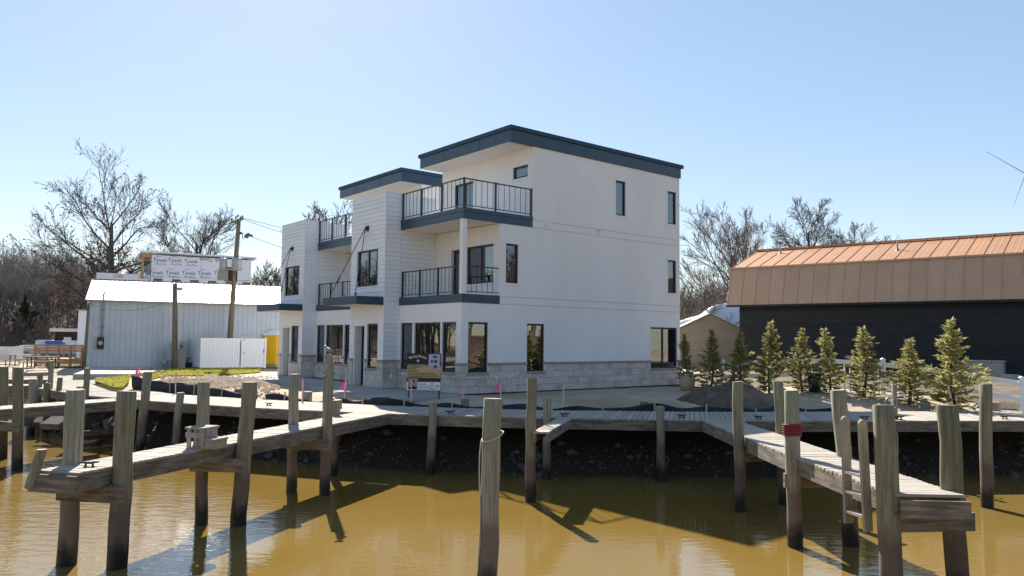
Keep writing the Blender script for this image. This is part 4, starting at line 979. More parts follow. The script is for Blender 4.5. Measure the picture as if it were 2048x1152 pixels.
bare_tree('oval bare tree rising behind the copper roof', tree_at(1630, 78), 53, 14.9, .34, n1=22, n2=9, n3=6, n4=4, first=.22, spread=1.0, trunk_frac=.92, min_r=.016, reach=.88)
bare_tree('smaller bare tree behind the copper roof at its right', tree_at(1715, 86), 59, 15.8, .26, n1=16, n2=9, n3=6, n4=4, first=.3, spread=.9, min_r=.017)
bare_tree('slim upright bare tree behind the copper roof end', tree_at(1500, 82), 61, 14.8, .25, n1=14, n2=8, n3=5, n4=4, first=.2, spread=.6, min_r=.013, up=.9, bark='bark_light')
bare_tree('small bare tree peeking above the upper balcony of the farther house', tree_at(655, 88), 67, 16.5, .3, n1=13, n2=8, n3=5, n4=4, spread=.8, min_r=.022)
for k, (px, Y, H) in enumerate(((525, 95, 11.5), (560, 100, 10.5))):
    bare_tree(['thin bare tree right of the utility pole', 'thin bare tree between the utility pole and the farther house'][k], tree_at(px, Y), 71 + k, H, .2, n1=12, n2=7, n3=5, n4=3, min_r=.022, up=.6)
# far woods: one mass of bare trunks and twigs
def wood_mass(name, label, spots, seed, Hs, mat):
    r = np.random.RandomState(seed); var = []
    for k in range(5):
        t, c, tips = grow_tree(seed * 10 + k, 10, .16, n1=12, n2=6, n3=4, levels=3, min_r=.02, first=.25, spread=.75, up=.7)
        vv = np.array(t.v + c.v, np.float32); ff = np.array([f for f in t.f if len(f) == 4] + [tuple(i + len(t.v) for i in f) for f in c.f]); var.append((vv, ff))
    V, T_, n = [], [], 0
    for i, (x, y, z) in enumerate(spots):
        vv, ff = var[i % 5]; a = r.rand() * 6.28; s = r.uniform(*Hs) / 10; c_, s_ = math.cos(a), math.sin(a)
        V.append(np.stack([(vv[:, 0] * c_ - vv[:, 1] * s_) * s + x, (vv[:, 0] * s_ + vv[:, 1] * c_) * s + y, vv[:, 2] * s + z], -1)); T_.append(ff + n); n += len(vv)
    return tag(link(name, fast_mesh(name, np.concatenate(V), np.concatenate(T_), mat)), label, 'woods', kind='stuff')
r = random.Random(12)
gxs = np.linspace(-160, 160, 40); gys = np.linspace(-140, -66, 14); HX, HY = np.meshgrid(gxs, gys)
HZ = 4.5 * np.clip((-66 - HY) / 14, 0, 1) - 2.2 + .4 * vnoise(HX, HY, 5, 19); i_ = np.arange(HX.size).reshape(HX.shape); T = np.stack([i_[:-1, :-1], i_[:-1, 1:], i_[1:, 1:], i_[1:, :-1]], -1).reshape(-1, 4)
structure(link('opposite_bank', fast_mesh('opposite_bank', np.stack([HX, HY, HZ], -1).reshape(-1, 3), T, 'leaf_litter', True)))
def inside(x, y, P):
    c = False
    for (x0, y0), (x1, y1) in zip(P, P[1:] + P[:1]):
        if (y0 > y) != (y1 > y) and x < (x1 - x0) * (y - y0) / (y1 - y0) + x0: c = not c
    return c
def ground_patch(name, P, mat, dz=.03, step=.35):
    xs = [q[0] for q in P]; ys = [q[1] for q in P]; X = np.arange(min(xs), max(xs) + step, step); Y = np.arange(min(ys), max(ys) + step, step); GX_, GY_ = np.meshgrid(X, Y)
    Z = ground_z(GX_, GY_) + dz; i = np.arange(GX_.size).reshape(GX_.shape); T_ = np.stack([i[:-1, :-1], i[:-1, 1:], i[1:, 1:], i[1:, :-1]], -1)
    cx, cy = GX_[:-1, :-1] + step / 2, GY_[:-1, :-1] + step / 2; wob = .35 * vnoise(cx, cy, .6, 4)
    keep = np.array([[inside(cx[a, b] + wob[a, b], cy[a, b] + wob[a, b], P) for b in range(cx.shape[1])] for a in range(cx.shape[0])])
    return structure(link(name, fast_mesh(name, np.stack([GX_, GY_, Z], -1).reshape(-1, 3), T_[keep], mat, True)))
ground_patch('shadow_mulch_bed', [(17.6, 25.6), (7.0, 35.2), (8.5, 42), (14.3, 48.4), (29.7, 36), (26, 27)], 'dirt', .035)  # dark mulch sheet, its dark colour also stands in for the shed's shadow
def hill_z(x, y): return 7.0 / (1 + math.exp(-((-x - 40) / 9 + (y - 118) / 12)))
gxs = np.linspace(-190, 10, 60); gys = np.linspace(84, 220, 40); HX, HY = np.meshgrid(gxs, gys)
HZ = 7.0 / (1 + np.exp(-((-HX - 40) / 9 + (HY - 118) / 12))) * np.clip((HY - 84) / 14, 0, 1) + .4 * vnoise(HX, HY, 4, 9) - .5
i_ = np.arange(HX.size).reshape(HX.shape); T = np.stack([i_[:-1, :-1], i_[:-1, 1:], i_[1:, 1:], i_[1:, :-1]], -1).reshape(-1, 4)
structure(link('hillside', fast_mesh('hillside', np.stack([HX, HY, HZ], -1).reshape(-1, 3), T, 'leaf_litter', True)))
sp_ = []
for k in range(150):
    px = r.uniform(-60, 200) if k < 120 else r.uniform(200, 560); Y = r.uniform(100, 165); q = dep(px, 690, Y); sp_.append((q.x, Y, hill_z(q.x, Y) * min(1, max(0, (Y - 84) / 14)) - .8))
wood_mass('far_woods', 'grey brown bare woods on the far left hillside', sp_, 5, (6.0, 9.5), 'bark_grey')
sp_ = []
for k in range(150):
    px = r.uniform(-80, 175); Y = r.uniform(86, 112); q = dep(px, 690, Y); sp_.append((q.x, Y, hill_z(q.x, Y) * min(1, max(0, (Y - 84) / 14)) - .7))
wood_mass('hillside_brush', 'tangled brown brush covering the foot of the left hillside', sp_, 8, (2.0, 4.0), 'bark_light')
ground_patch('leafy_ground', [(-100, 66), (-27, 66), (-20, 84), (-30, 96), (-110, 96)], 'leaf_litter', .05, 2.0)
sp_ = []
for k in range(46): px = r.uniform(1330, 1700); Y = r.uniform(95, 130); q = dep(px, 690, Y); sp_.append((q.x, Y, -.5))
wood_mass('distant_woods', 'thin line of distant bare woods right of the house', sp_, 6, (8, 11), 'bark_light')
gxs = np.linspace(46, 190, 24); gys = np.linspace(-90, 24, 30); HX, HY = np.meshgrid(gxs, gys)
HZ = 4.6 * np.clip((HX - 46 + .15 * HY) / 16, 0, 1) - 2.3 + .4 * vnoise(HX, HY, 5, 29); i_ = np.arange(HX.size).reshape(HX.shape); T = np.stack([i_[:-1, :-1], i_[:-1, 1:], i_[1:, 1:], i_[1:, :-1]], -1).reshape(-1, 4)
structure(link('east_bank', fast_mesh('east_bank', np.stack([HX, HY, HZ], -1).reshape(-1, 3), T, 'leaf_litter', True)))
ground_patch('west_ground', [(-190, 48), (-50, 47), (-62, 66), (-100, 90), (-190, 90)], 'leaf_litter', .06, 2.5)
sp_ = [(r.uniform(-75, 75), r.uniform(-105, -72), .2) for k in range(90)] + [(r.uniform(58, 105), r.uniform(-70, 22), 1.6) for k in range(130)] + [(r.uniform(-125, -62), r.uniform(50, 84), -.3) for k in range(70)]
wood_mass('opposite_woods', 'bare woods across the creek mirrored in the ground floor windows', sp_, 7, (9, 16), 'bark_light')
# dark evergreen in front of the woods
def conifer(seed, H, R, n, mat_tip=.1, density=14):
    """young cypress: central leader, drooping fans of scale leaves"""
    r = random.Random(seed); mb = MB(); stem = MB()
    lead = [Vector((.03 * math.sin(z * 2 + seed), .03 * math.cos(z * 3), z)) for z in np.linspace(0, H, 8)]; stem.tube(lead, [.035 * (1 - .85 * i / 7) for i in range(8)], 6)
    for i in range(n):
        f = (i + r.random()) / n; z = H * (.03 + .95 * f ** .95); prof = max(0, 1 - f / .86) ** .7 * (.72 + .28 * math.sin(f * 11 + seed * 1.7)) * (.75 + .35 * math.sin(i * 2.399 * 3 + seed)) + .07
        if f < .12: prof *= .75 + 2 * f
        L = R * prof * r.uniform(.45, 1.45) + .05; a = i * 2.399 + r.uniform(-.3, .3); el = .25 + .75 * f + r.uniform(-.2, .25)
        d = Vector((math.cos(a) * math.cos(el), math.sin(a) * math.cos(el), math.sin(el))); p0 = Vector((0, 0, z))
        k = max(2, int(density * L / R * 1.4) + (3 if f < .8 else 0))
        if i % 3 == 0: stem.tube([p0, p0 + d * L * .85], [.009, .003], 3, caps=False)
        for j in range(k):
            t = .25 + .75 * (j + r.random()) / k; p = p0 + d * L * t + Vector((0, 0, -.10 * L * t * t)); s = r.uniform(.05, .10)
            q = (d * r.uniform(.5, 1.2) + Vector((r.gauss(0, .55), r.gauss(0, .55), r.gauss(.15, .5)))).normalized(); sd_ = q.cross(Vector((r.gauss(0, 1), r.gauss(0, 1), r.gauss(0, 1)))).normalized()
            mb.quad(p, p + q * s * .6 + sd_ * s * .33, p + q * s * 1.6, p + q * s * .6 - sd_ * s * .33)
    return mb, stem
mb, stem = conifer(90, 6.5, 2.6, 150, density=9)
ev = thing('evergreen_tree', 'dark evergreen standing in front of the far left woods', 'tree', tree_at(45, 95)); ev.location.z = .2
for k in range(len(mb.v) // 4):
    c = (Vector(mb.v[4 * k]) + Vector(mb.v[4 * k + 2])) / 2
    for j in range(4): mb.v[4 * k + j] = tuple(c + (Vector(mb.v[4 * k + j]) - c) * 5)
mb.build('crown', 'dark_conifer', ev); stem.build('trunk', 'bark', ev)
# row of young cypresses along the white fence
FEN0, FEN1 = Vector((16.7, 25.25, 0)), Vector((6.2, 35.2, 0))
def fence_hit(px, off):
    d = ray(px, 740); k = d.x / d.y; P = FEN0 + Vector((-.68, -.73, 0)) * off; e = FEN1 - FEN0
    t = (k * P.y - P.x) / (e.x - k * e.y); return P + e * t
PROTO = []
for s_ in (1, 2, 3, 4, 5): PROTO.append(tuple(m_.mesh(n_, mt) for m_, n_, mt in zip(conifer(s_ * 7, 2.6, .62, 125, density=22), ('foliage', 'trunk'), ('conifer', 'bark'))))
CL = ['young cypress at the house corner with a pale burlapped root ball', 'young cypress in front of the beige shed gable', 'young cypress at the left end of the black wall', 'tall pointed cypress fourth from the house', 'thin ragged cypress with a bare twisted leader', 'open cypress left of the two bushiest ones', 'bushy cypress with a brown leader before the black wall', 'short round topped cypress beside the white hose post', 'largest cypress, nearest the right edge']
for k, (px, top, wd) in enumerate(((1374, 664, 42), (1424, 655, 62), (1478, 660, 66), (1537, 640, 68), (1602, 652, 58), (1660, 653, 62), (1731, 650, 82), (1815, 674, 84), (1906, 634, 100))):
    p = fence_hit(px, 1.1); zb = gz(p.x, p.y) - .04; h = dep(px, top, p.y).z - zb; o = thing('cypress', CL[k], 'cypress', (p.x, p.y, zb), k * 1.3, 'row of young cypresses along the white fence')
    sx = wd * p.y / F_PX / .82; me = PROTO[(k * 2) % 5]; o.rotation_euler = (rnd.uniform(-.05, .05), rnd.uniform(-.06, .06), k * 1.3)
    for m_, nm in zip(me, ('foliage', 'trunk')): q = link(nm, m_, o); q.scale = (sx, sx * (.85 + .3 * ((k * 7) % 5) / 5), h / 2.72)
p = fence_hit(1374, 1.3); tag(MB().tube([(p.x, p.y, gz(p.x, p.y)), (p.x, p.y, .35), (p.x, p.y, .62)], [.26, .34, .22], 14).build('root_ball', 'stake_wood', None, True), 'burlap wrapped root ball of the cypress at the house corner', 'root ball')
p = fence_hit(1629, 1.0); z0 = gz(p.x, p.y)
bk = thing('plant_pot', 'black nursery pot standing between two cypresses', 'pot', (p.x, p.y, z0)); MB().tube([(0, 0, 0), (0, 0, .66)], [.21, .26], 18).build('pot_body', 'rail_black', bk, True); MB().tube([(0, 0, .64), (0, 0, .70)], .275, 18).build('rim', 'rail_black', bk)

# ------------------------------------------------------------------ white rail fence
wf = thing('rail_fence', 'white two rail vinyl fence behind the cypresses', 'fence', FEN0)
e = (FEN1 - FEN0); Lf = e.length; ed = e.normalized(); nseg = 5
Lf *= .74
for k in range(nseg + 1):
    p = ed * (Lf * k / nseg); zb = gz(FEN0.x + p.x, FEN0.y + p.y); o = MB().box(-.065, .065, -.065, .065, -.3, 1.28).build('fence_post', 'vinyl_white', wf); o.location = (p.x, p.y, zb); o.rotation_euler = (0, 0, math.atan2(ed.y, ed.x))
    MB().tube([(0, 0, 1.28), (0, 0, 1.33)], [.11, .02], 4).build('post_cap', 'vinyl_white', o).rotation_euler = (0, 0, .785)
    if k < nseg:
        p2 = ed * (Lf * (k + 1) / nseg); z2 = gz(FEN0.x + p2.x, FEN0.y + p2.y)
        for h in (1.08, .58): MB().beam((p.x, p.y, zb + h), (p2.x, p2.y, z2 + h), .04, .16).build('rail', 'vinyl_white', wf)
for k, px in enumerate((1645, 1689, 1757, 1624, 1700)):
    p = fence_hit(px, .5); tag(MB().box(p.x - .02, p.x + .02, p.y - .02, p.y + .02, -.1, 1.15 + .08 * (k % 2)).build('support_stake', 'vinyl_white'), ['white tipped support stake right of the thin ragged cypress', 'white support stake between the sixth and seventh cypress', 'white support stake right of the bushy cypress', 'white support stake beside the black pot', 'white support stake left of the bushy cypress'][k], 'stake', 'cypress support stakes')

# ------------------------------------------------------------------ black shed with copper gambrel roof
sA, sB = Vector((14.3, 48.2, 0)), Vector((29.5, 35.8, 0)); sd_ = (sB - sA).normalized(); sL = (sB - sA).length
BS = thing('boat_shed', 'long black sided shed with a copper coloured gambrel metal roof', 'shed', sA, math.atan2(sd_.y, sd_.x))   # local x along the wall, local y away from camera
EV = 4.35
MB().box(.03, sL, .03, 11, -.2, EV).build('wall', 'black_siding', BS)
zz = .05; k = 0
while zz < EV - .05:
    MB().quad((0, -.022, zz), (sL, -.022, zz), (sL, -.002, zz + .235), (0, -.002, zz + .235)).quad((0, .028, zz), (sL, .028, zz), (sL, -.022, zz), (0, -.022, zz)).build('siding_board', 'black_siding', BS); zz += .24
def gpt(f): return [(-.55, EV - .08), (.15, EV + 2.30), (4.6, EV + 3.85), (9.05, EV + 2.30), (9.75, EV - .08)][f]
pw = .86; n = int((sL + 1.2) / pw)
def roof_panel(f0, f1, mat, name, flipy=False):
    (y0, z0), (y1, z1) = gpt(f0), gpt(f1); nrm = Vector((0, -(z1 - z0), y1 - y0)).normalized(); mb = MB()
    P = lambda x, t, h: tuple(Vector((x, y0 + (y1 - y0) * t, z0 + (z1 - z0) * t)) + nrm * h)
    prof = [(0, .0), (.02, .035), (.05, .035), (.07, 0), (pw * .36, .0), (pw * .36 + .02, .008), (pw * .36 + .05, .008), (pw * .36 + .07, 0), (pw * .68, 0), (pw * .68 + .02, .008), (pw * .68 + .05, .008), (pw * .68 + .07, 0), (pw, 0)]
    for (xa, ha), (xb, hb) in zip(prof, prof[1:]): mb.quad(P(xa, 0, ha), P(xb, 0, hb), P(xb, 1, hb), P(xa, 1, ha))
    return mb.mesh(name, mat)
for f0, f1, mat in ((0, 1, 'mansard'), (1, 2, 'copper_roof'), (2, 3, 'copper_roof'), (3, 4, 'mansard')):
    me = roof_panel(f0, f1, mat, 'roof_panel')
    for k in range(n): link('roof_panel', me, BS).location = (-.6 + k * pw, 0, 0)
xe = -.6 + n * pw
MB().beam((-.62, .13, EV + 2.30), (xe, .13, EV + 2.30), .16, .10).build('roof_trim', 'mansard', BS); MB().beam((-.62, 4.6, EV + 3.91), (xe, 4.6, EV + 3.91), .5, .05).build('ridge_cap', 'copper_roof', BS)
MB().beam((-.62, -.56, EV - .12), (xe, -.56, EV - .12), .05, .12).build('eave_trim', 'black_siding', BS); MB().box(-.6, xe, -.5, .03, EV - .12, EV - .09).build('soffit', 'black_siding', BS)
g_ = MB(); g_.quad(*[(-.05, y, z - .05) for y, z in (gpt(0), gpt(4), gpt(3), gpt(2), gpt(1))]).quad(*[(sL, y, z - .05) for y, z in (gpt(0), gpt(1), gpt(2), gpt(3), gpt(4))]); g_.build('gable', 'black_siding', BS)
for x in (1.3, 8.6):
    v_ = MB().tube([(0, 0, -.2), (0, 0, .55)], .055, 10).build('vent_pipe', 'galvanised', BS); v_.location = (x, 2.5 if x > 5 else 3.6, EV + 2.30 + (2.35 if x > 5 else 3.45) * .348); MB().tube([(0, 0, -.05), (0, 0, .08)], [.16, .06], 10).build('flashing', 'rail_black', v_)
MB().box(sL - 3.2, sL - 3.08, -.12, -.03, .0, EV - .15).build('downspout', 'sign_grey', BS)
p = dep(1968, 735, 38); ec = thing('utility_cabinet', 'weathered pale cabinet against the black wall at right', 'cabinet', (p.x, 38, gz(p.x, 38) - .35), math.atan2(sd_.y, sd_.x))
MB().box(-.85, .85, -.4, .4, 0, 1.25).build('cabinet_body', 'concrete', ec); MB().box(-.9, .9, -.45, .45, 1.25, 1.32).build('lid', 'concrete', ec); MB().box(-.8, -.02, -.42, -.401, .1, 1.15).box(.02, .8, -.42, -.401, .1, 1.15).build('cabinet_door', 'concrete', ec)
p = dep(2020, 745, 36); tag(bevel(MB().box(p.x - .3, p.x + .3, 35.7, 36.3, .0, .62).build('utility_box', 'concrete'), .03), 'small pale box beside the weathered cabinet at the right edge', 'box')
# beige shed and the wrapped boat behind it
p = dep(1420, 700, 55); bs = thing('garden_shed', 'beige clapboard shed with a low gable behind the cypresses', 'shed', (p.x, 55, -.1), -.12)
hw, ez, rz_ = 2.3, 2.95, 4.05
MB().box(-hw + .02, hw - .02, .02, 5, 0, ez).build('wall', 'beige_siding', bs); z = 0
while z < rz_ - .12:
    half = hw if z + .2 <= ez else hw * (rz_ - z - .2) / (rz_ - ez)
    MB().quad((-half, -.02, z), (half, -.02, z), (half, 0, z + .19), (-half, 0, z + .19)).quad((-half, .01, z), (half, .01, z), (half, -.02, z), (-half, -.02, z)).build('siding_board', 'beige_siding', bs); z += .2
g_ = MB(); g_.quad((-hw, .015, ez), (hw, .015, ez), (0, .015, rz_)); g_.build('gable', 'beige_siding', bs)
for s in (-1, 1): MB().beam((s * (hw + .2) / 2, -.25, (ez + rz_) / 2 + .02), (s * (hw + .2) / 2, 5.2, (ez + rz_) / 2 + .02), math.hypot(hw + .2, (rz_ - ez) * 1.09), .06, (-s * (rz_ - ez) * 1.0 * -1, 0, hw)).build('roof', 'metal_roof_white', bs)
def hull_wrap():
    o = thing('wrapped_boat', 'boat shrink wrapped in glossy white film beside the shed', 'boat', (dep(1440, 700, 60).x, 60, -.2), .05)
    secs = [(-3.6, .2, 3.6), (-2.6, 1.3, 4.1), (-1.4, 1.6, 4.3), (-.9, 1.7, 5.0), (.2, 1.75, 5.35), (2.2, 1.75, 5.3), (3.6, 1.7, 4.6), (5.4, 1.6, 4.4)]; V = []; Fq = []
    for x, hw_, t in secs: V += [(x, -hw_ * .5, .4), (x, -hw_, 1.8), (x, -hw_ * .95, 3.1), (x, -.35, t), (x, .35, t), (x, hw_ * .95, 3.1), (x, hw_, 1.8), (x, hw_ * .5, .4)]
    for i in range(len(secs) - 1):
        for j in range(8): j2 = (j + 1) % 8; Fq.append((8 * i + j, 8 * i + 8 + j, 8 * i + 8 + j2, 8 * i + j2))
    mb = MB(); mb.v = V; mb.f = Fq + [tuple(reversed(range(8))), tuple(8 * (len(secs) - 1) + j for j in range(8))]
    w_ = mb.build('shrink_wrap', 'shrink_wrap', o); m = w_.modifiers.new('s', 'SUBSURF'); m.levels = m.render_levels = 2
    for x in (-2, 1, 4): MB().box(x - .1, x + .1, -.6, .6, .0, .9).build('cradle', 'iron', o)
hull_wrap()

# ------------------------------------------------------------------ grey metal building at left
mA, mB_ = at(170, 737, 0), dep(540, 700, 51.7); mA.z = 0; mB_.z = 0; md = (mB_ - mA).normalized(); mL = 24.0
MBd = thing('metal_building', 'long grey ribbed metal building with a bright white roof', 'building', mA, math.atan2(md.y, md.x)); ME, MR, MW = 4.2, 5.85, 6.0
MB().box(.05, mL, .05, 2 * MW, -.2, ME - .02).build('wall', 'metal_grey', MBd)
pw = .9
def rib(prof_w, ribs, f):
    mb = MB(); prof = [(0, 0)]
    for q in ribs: prof += [(q, 0), (q + .015, .028), (q + .05, .028), (q + .065, 0)]
    prof.append((prof_w, 0))
    for (xa, ha), (xb, hb) in zip(prof, prof[1:]): mb.quad(f(xa, 0, ha), f(xb, 0, hb), f(xb, 1, hb), f(xa, 1, ha))
    return mb
ribs = (.02, .32, .62)
wm = rib(pw, ribs, lambda x, t, h: (x, -.0 - h, .08 + t * (ME - .1))).mesh('siding_panel', 'metal_grey')
rm = rib(pw, ribs, lambda x, t, h: (x, -.25 + t * (MW + .25) - h * .2, ME - .03 + t * (MR - ME + .03) + h)).mesh('roof_panel', 'metal_roof_white')
for k in range(int(mL / pw)):
    link('siding_panel', wm, MBd).location = (k * pw, .0, 0); link('roof_panel', rm, MBd).location = (k * pw - .15, 0, 0)
MB().quad((-.15, MW, MR), (mL, MW, MR), (mL, 2 * MW + .2, ME), (-.15, 2 * MW + .2, ME)).build('rear_roof', 'metal_roof_white', MBd)
g_ = MB(); g_.quad((0, 0, 0), (0, 0, ME), (0, MW, MR - .04), (0, 2 * MW, ME), (0, 2 * MW, 0)); g_.build('end_wall', 'metal_grey', MBd)
MB().box(-.04, .06, -.035, .06, 0, ME).build('corner_trim', 'vinyl_white', MBd); MB().beam((-.2, -.26, ME - .05), (mL, -.26, ME - .05), .03, .09).build('eave_trim', 'sign_grey', MBd); MB().beam((-.2, MW, MR + .02), (mL, MW, MR + .02), .35, .04).build('ridge_cap', 'metal_roof_white', MBd)
def on_wall(px, py, off=.08):
    d = ray(px, py); nrm = Vector((-md.y, md.x, 0)); P = mA - nrm * off; o_ = Vector((0, 0, CAM_Z)); k = (P - o_).dot(nrm) / d.dot(nrm); return o_ + d * k
# meter with conduit
p = on_wall(201, 686); mt = thing('electric_meter', 'electric meter and tall conduit on the grey metal wall', 'meter', (p.x, p.y, 0), math.atan2(md.y, md.x))
zt, zm = on_wall(203, 588).z, p.z
MB().box(-.19, .19, -.08, .06, zm - .36, zm + .36).build('meter_box', 'iron', mt); MB().tube([(0, -.08, zm), (0, -.17, zm)], .13, 16).build('meter_glass', 'galvanised', mt); MB().tube([(.05, 0, zm + .36), (.05, 0, zt), (.12, -.08, zt + .12), (.2, -.15, zt + .03)], .045, 8).build('conduit', 'galvanised', mt, True)
for z in (zm + 1, zm + 2): MB().box(-.02, .12, -.06, .06, z, z + .05).build('strap', 'iron', mt)
# poles
def pole(label, top, base_px, Y, r0, r1):
    b_ = dep(base_px, 735, Y); b_.z = 0; t_ = dep(*top, Y); o = thing('utility_pole', label, 'utility pole', b_, 0, 'utility poles'); MB().tube([(0, 0, -.3), (t_ - b_) * .5, t_ - b_], [r0, (r0 + r1) / 2, r1], 12).build('pole_shaft', 'pole_wood', o, True); return o, t_ - b_
UPo, tp = pole('tall utility pole with crossarm, transformers and floodlight', (478, 438), 455, 49.3, .19, .13)
up_at = lambda px, py: dep(px, py, 49.3) - UPo.location
ca = MB().beam(up_at(465, 446) + Vector((0, -.2, 0)), up_at(489, 438) + Vector((0, -.2, 0)), .1, .13).build('crossarm', 'pole_wood', UPo)
for px, py in ((466, 439), (474, 435.5), (478, 432), (483, 436), (487, 434)):
    q = up_at(px, py) + Vector((0, -.2, 0)); MB().tube([q + Vector((0, 0, -.14)), q + Vector((0, 0, -.03)), q + Vector((0, 0, .03)), q + Vector((0, 0, .07))], [.025, .06, .06, .03], 8).build('insulator', 'sign_dark', ca)
for px in (448, 475.5, 481):
    q = up_at(px, 530) + Vector((0, -.38 if px > 460 else -.1, 0)); MB().tube([q + Vector((0, 0, -.42)), q + Vector((0, 0, .36)), q + Vector((0, 0, .42))], [.24, .24, .18], 16).build('transformer', 'galvanised', UPo, True)
    MB().tube([q + Vector((0, 0, .42)), q + Vector((0, 0, .62))], [.04, .02], 6).build('bushing', 'sign_grey', UPo)
MB().beam(up_at(448, 536), up_at(480, 536), .08, .1).build('mount_arm', 'iron', UPo)
MB().box(-.34, .28, -.25, -.1, -.34, .34).build('switch_box', 'sign_grey', UPo).location = up_at(449, 551); MB().box(-.42, .42, -.1, .0, -.38, .38).build('switch_frame', 'iron', UPo).location = up_at(462, 551)
MB().beam(up_at(478, 468), up_at(484, 465), .08, .12).build('lamp_arm', 'iron', UPo); fl = MB().beam(up_at(491, 475), up_at(497, 469), .28, .18).beam(up_at(496, 468), up_at(504, 472), .3, .16).tube([up_at(484, 466), up_at(486, 478), up_at(492, 473)], .03, 6).build('floodlight', 'sign_dark', UPo)
P2o, tp2 = pole('short pole in front of the grey metal wall', (350, 567), 350, 48.0, .17, .14)
q = dep(357, 578, 47.8) - P2o.location; MB().tube([q + Vector((-.1, 0, -.05)), q + Vector((.1, -.1, .02)), q + Vector((.3, -.15, .02))], [.06, .13, .10], 8).build('street_light', 'galvanised', P2o, True); MB().tube([Vector((.2, -.12, 1.2)), Vector((.2, -.12, 5.0))], .04, 6).build('conduit', 'galvanised', P2o)
P3o, tp3 = pole('slim dark pole at the left corner of the grey metal building', (178, 606), 168, 46.0, .10, .08)
MB().tube([tp3 + Vector((-.05 + .28 * math.cos(a), -.1, -.1 + .28 * math.sin(a))) for a in np.linspace(0, 6.28, 20)], .02, 5).build('wire_coil', 'iron', P3o, True)
def wire(label, a, b_, sag, rr_=.014, n=14):
    pts = [a.lerp(b_, k / n) - Vector((0, 0, sag * 4 * (k / n) * (1 - k / n))) for k in range(n + 1)]; return tag(MB().tube(pts, rr_, 4).build('overhead_wire', 'iron'), label, 'wire', 'overhead wires')
wp = lambda px, py, Y: dep(px, py, Y)
wire('low sagging wire from the corner pole to the short pole', wp(180, 607, 46.0), wp(347, 598, 47.8), .55)
wire('straight wire from the conduit head to the short pole', wp(205, 590, 46.9), wp(347, 597, 47.8), .1)
wire('upper of the faint wires running right from the utility pole', wp(488, 436, 49.3), wp(700, 470, 90), .4, .018); wire('middle faint wire running right from the utility pole', wp(483, 437, 49.3), wp(700, 487, 92), .5, .018); wire('lowest faint wire running right from the utility pole', wp(482, 465, 49.3), wp(700, 520, 90), .5, .018)
wire('wire over the roof from the short pole to the utility pole', wp(362, 571, 48), wp(468, 577, 49.2), .05); 
# electric pedestals by the short pole
p = on_wall(360, 735, .9); pd_ = thing('electric_pedestal', 'grey electric service panels beside the short pole', 'electric panel', (p.x, p.y, 0), math.atan2(md.y, md.x))
MB().box(-.28, .28, -.2, .2, 0, 1.66).build('cabinet', 'sign_grey', pd_); MB().box(-.75, -.38, -.05, .15, .55, 1.6).build('breaker_box', 'metal_grey', pd_); MB().tube([(-.56, 0, 0), (-.56, 0, .55)], .05, 8).build('conduit', 'galvanised', pd_); MB().tube([(.05, -.2, 1.38), (.05, -.27, 1.38)], .09, 12).build('meter', 'sign_dark', pd_); MB().box(-.36, -.29, -.15, .0, 1.0, 1.35).build('switch', 'sign_grey', pd_)
p = at(327, 737, 0); tag(MB().tube([(p.x, p.y, 0), (p.x, p.y, .25), (p.x + .02, p.y, .3), (p.x, p.y, .45), (p.x, p.y, .62)], [.12, .10, .22, .18, .05], 10).build('garden_statue', 'stone_cap', None, True), 'small stone ornament at the foot of the metal wall', 'ornament')
p = at(383, 736, 0); kx = thing('air_unit', 'dark box framed unit between the panels and the white enclosure', 'unit', (p.x, p.y, 0)); MB().box(-.3, .3, -.2, .2, 0, .35).build('unit_base', 'iron', kx)
for a in (-.28, .28): MB().box(a - .02, a + .02, -.02, .02, .35, .6).build('upright', 'iron', kx)
MB().box(-.3, .3, -.02, .02, .6, .64).build('top_bar', 'iron', kx)
# white vinyl enclosure: tongue and groove boards
eA, eB = at(401, 738, 0), at(529, 736, 0); ed_ = (eB - eA).normalized(); eL = (eB - eA).length
en = thing('vinyl_enclosure', 'white vinyl board enclosure with a gate', 'fence', eA, math.atan2(ed_.y, ed_.x)); bw = .15; nb = int(eL / bw)
for k in range(nb):
    if abs(k * bw + bw / 2 - eL * .625) < .09: continue
    MB().box(k * bw + .004, k * bw + bw - .004, -.012, .012, .12, 1.86).build('board', 'vinyl_white', en)
for x in (0, eL * .625, eL): MB().box(x - .065, x + .065, -.065, .065, 0, 1.95).build('post', 'vinyl_white', en); 
for x0, x1 in ((.07, eL * .625 - .07), (eL * .625 + .07, eL - .07)):
    for z in (.05, 1.80): MB().box(x0, x1, -.03, .03, z, z + .12).build('rail', 'vinyl_white', en)
for z in (.95, 1.80): MB().box(eL * .625 + .07, eL * .625 + .14, -.05, -.031, z, z + .07).build('hinge', 'iron', en)
MB().box(eL - .12, eL - .07, -.06, -.031, 1.0, 1.2).build('latch', 'iron', en)
for x in (0, eL): MB().box(x - .03, x + .03, .06, 2.5, .1, 1.86).build('side_panel', 'vinyl_white', en)
p = dep(424, 700, 50.0); q = dep(508, 700, 50.5); tag(bevel(MB().prism([(p.x, p.y), (q.x, q.y), (q.x - .3, q.y + .9), (p.x - .3, p.y + .9)], 0, dep(460, 671, 50.2).z).build('storage_bin', 'cream'), .03), 'cream storage bin showing above the white enclosure', 'bin')
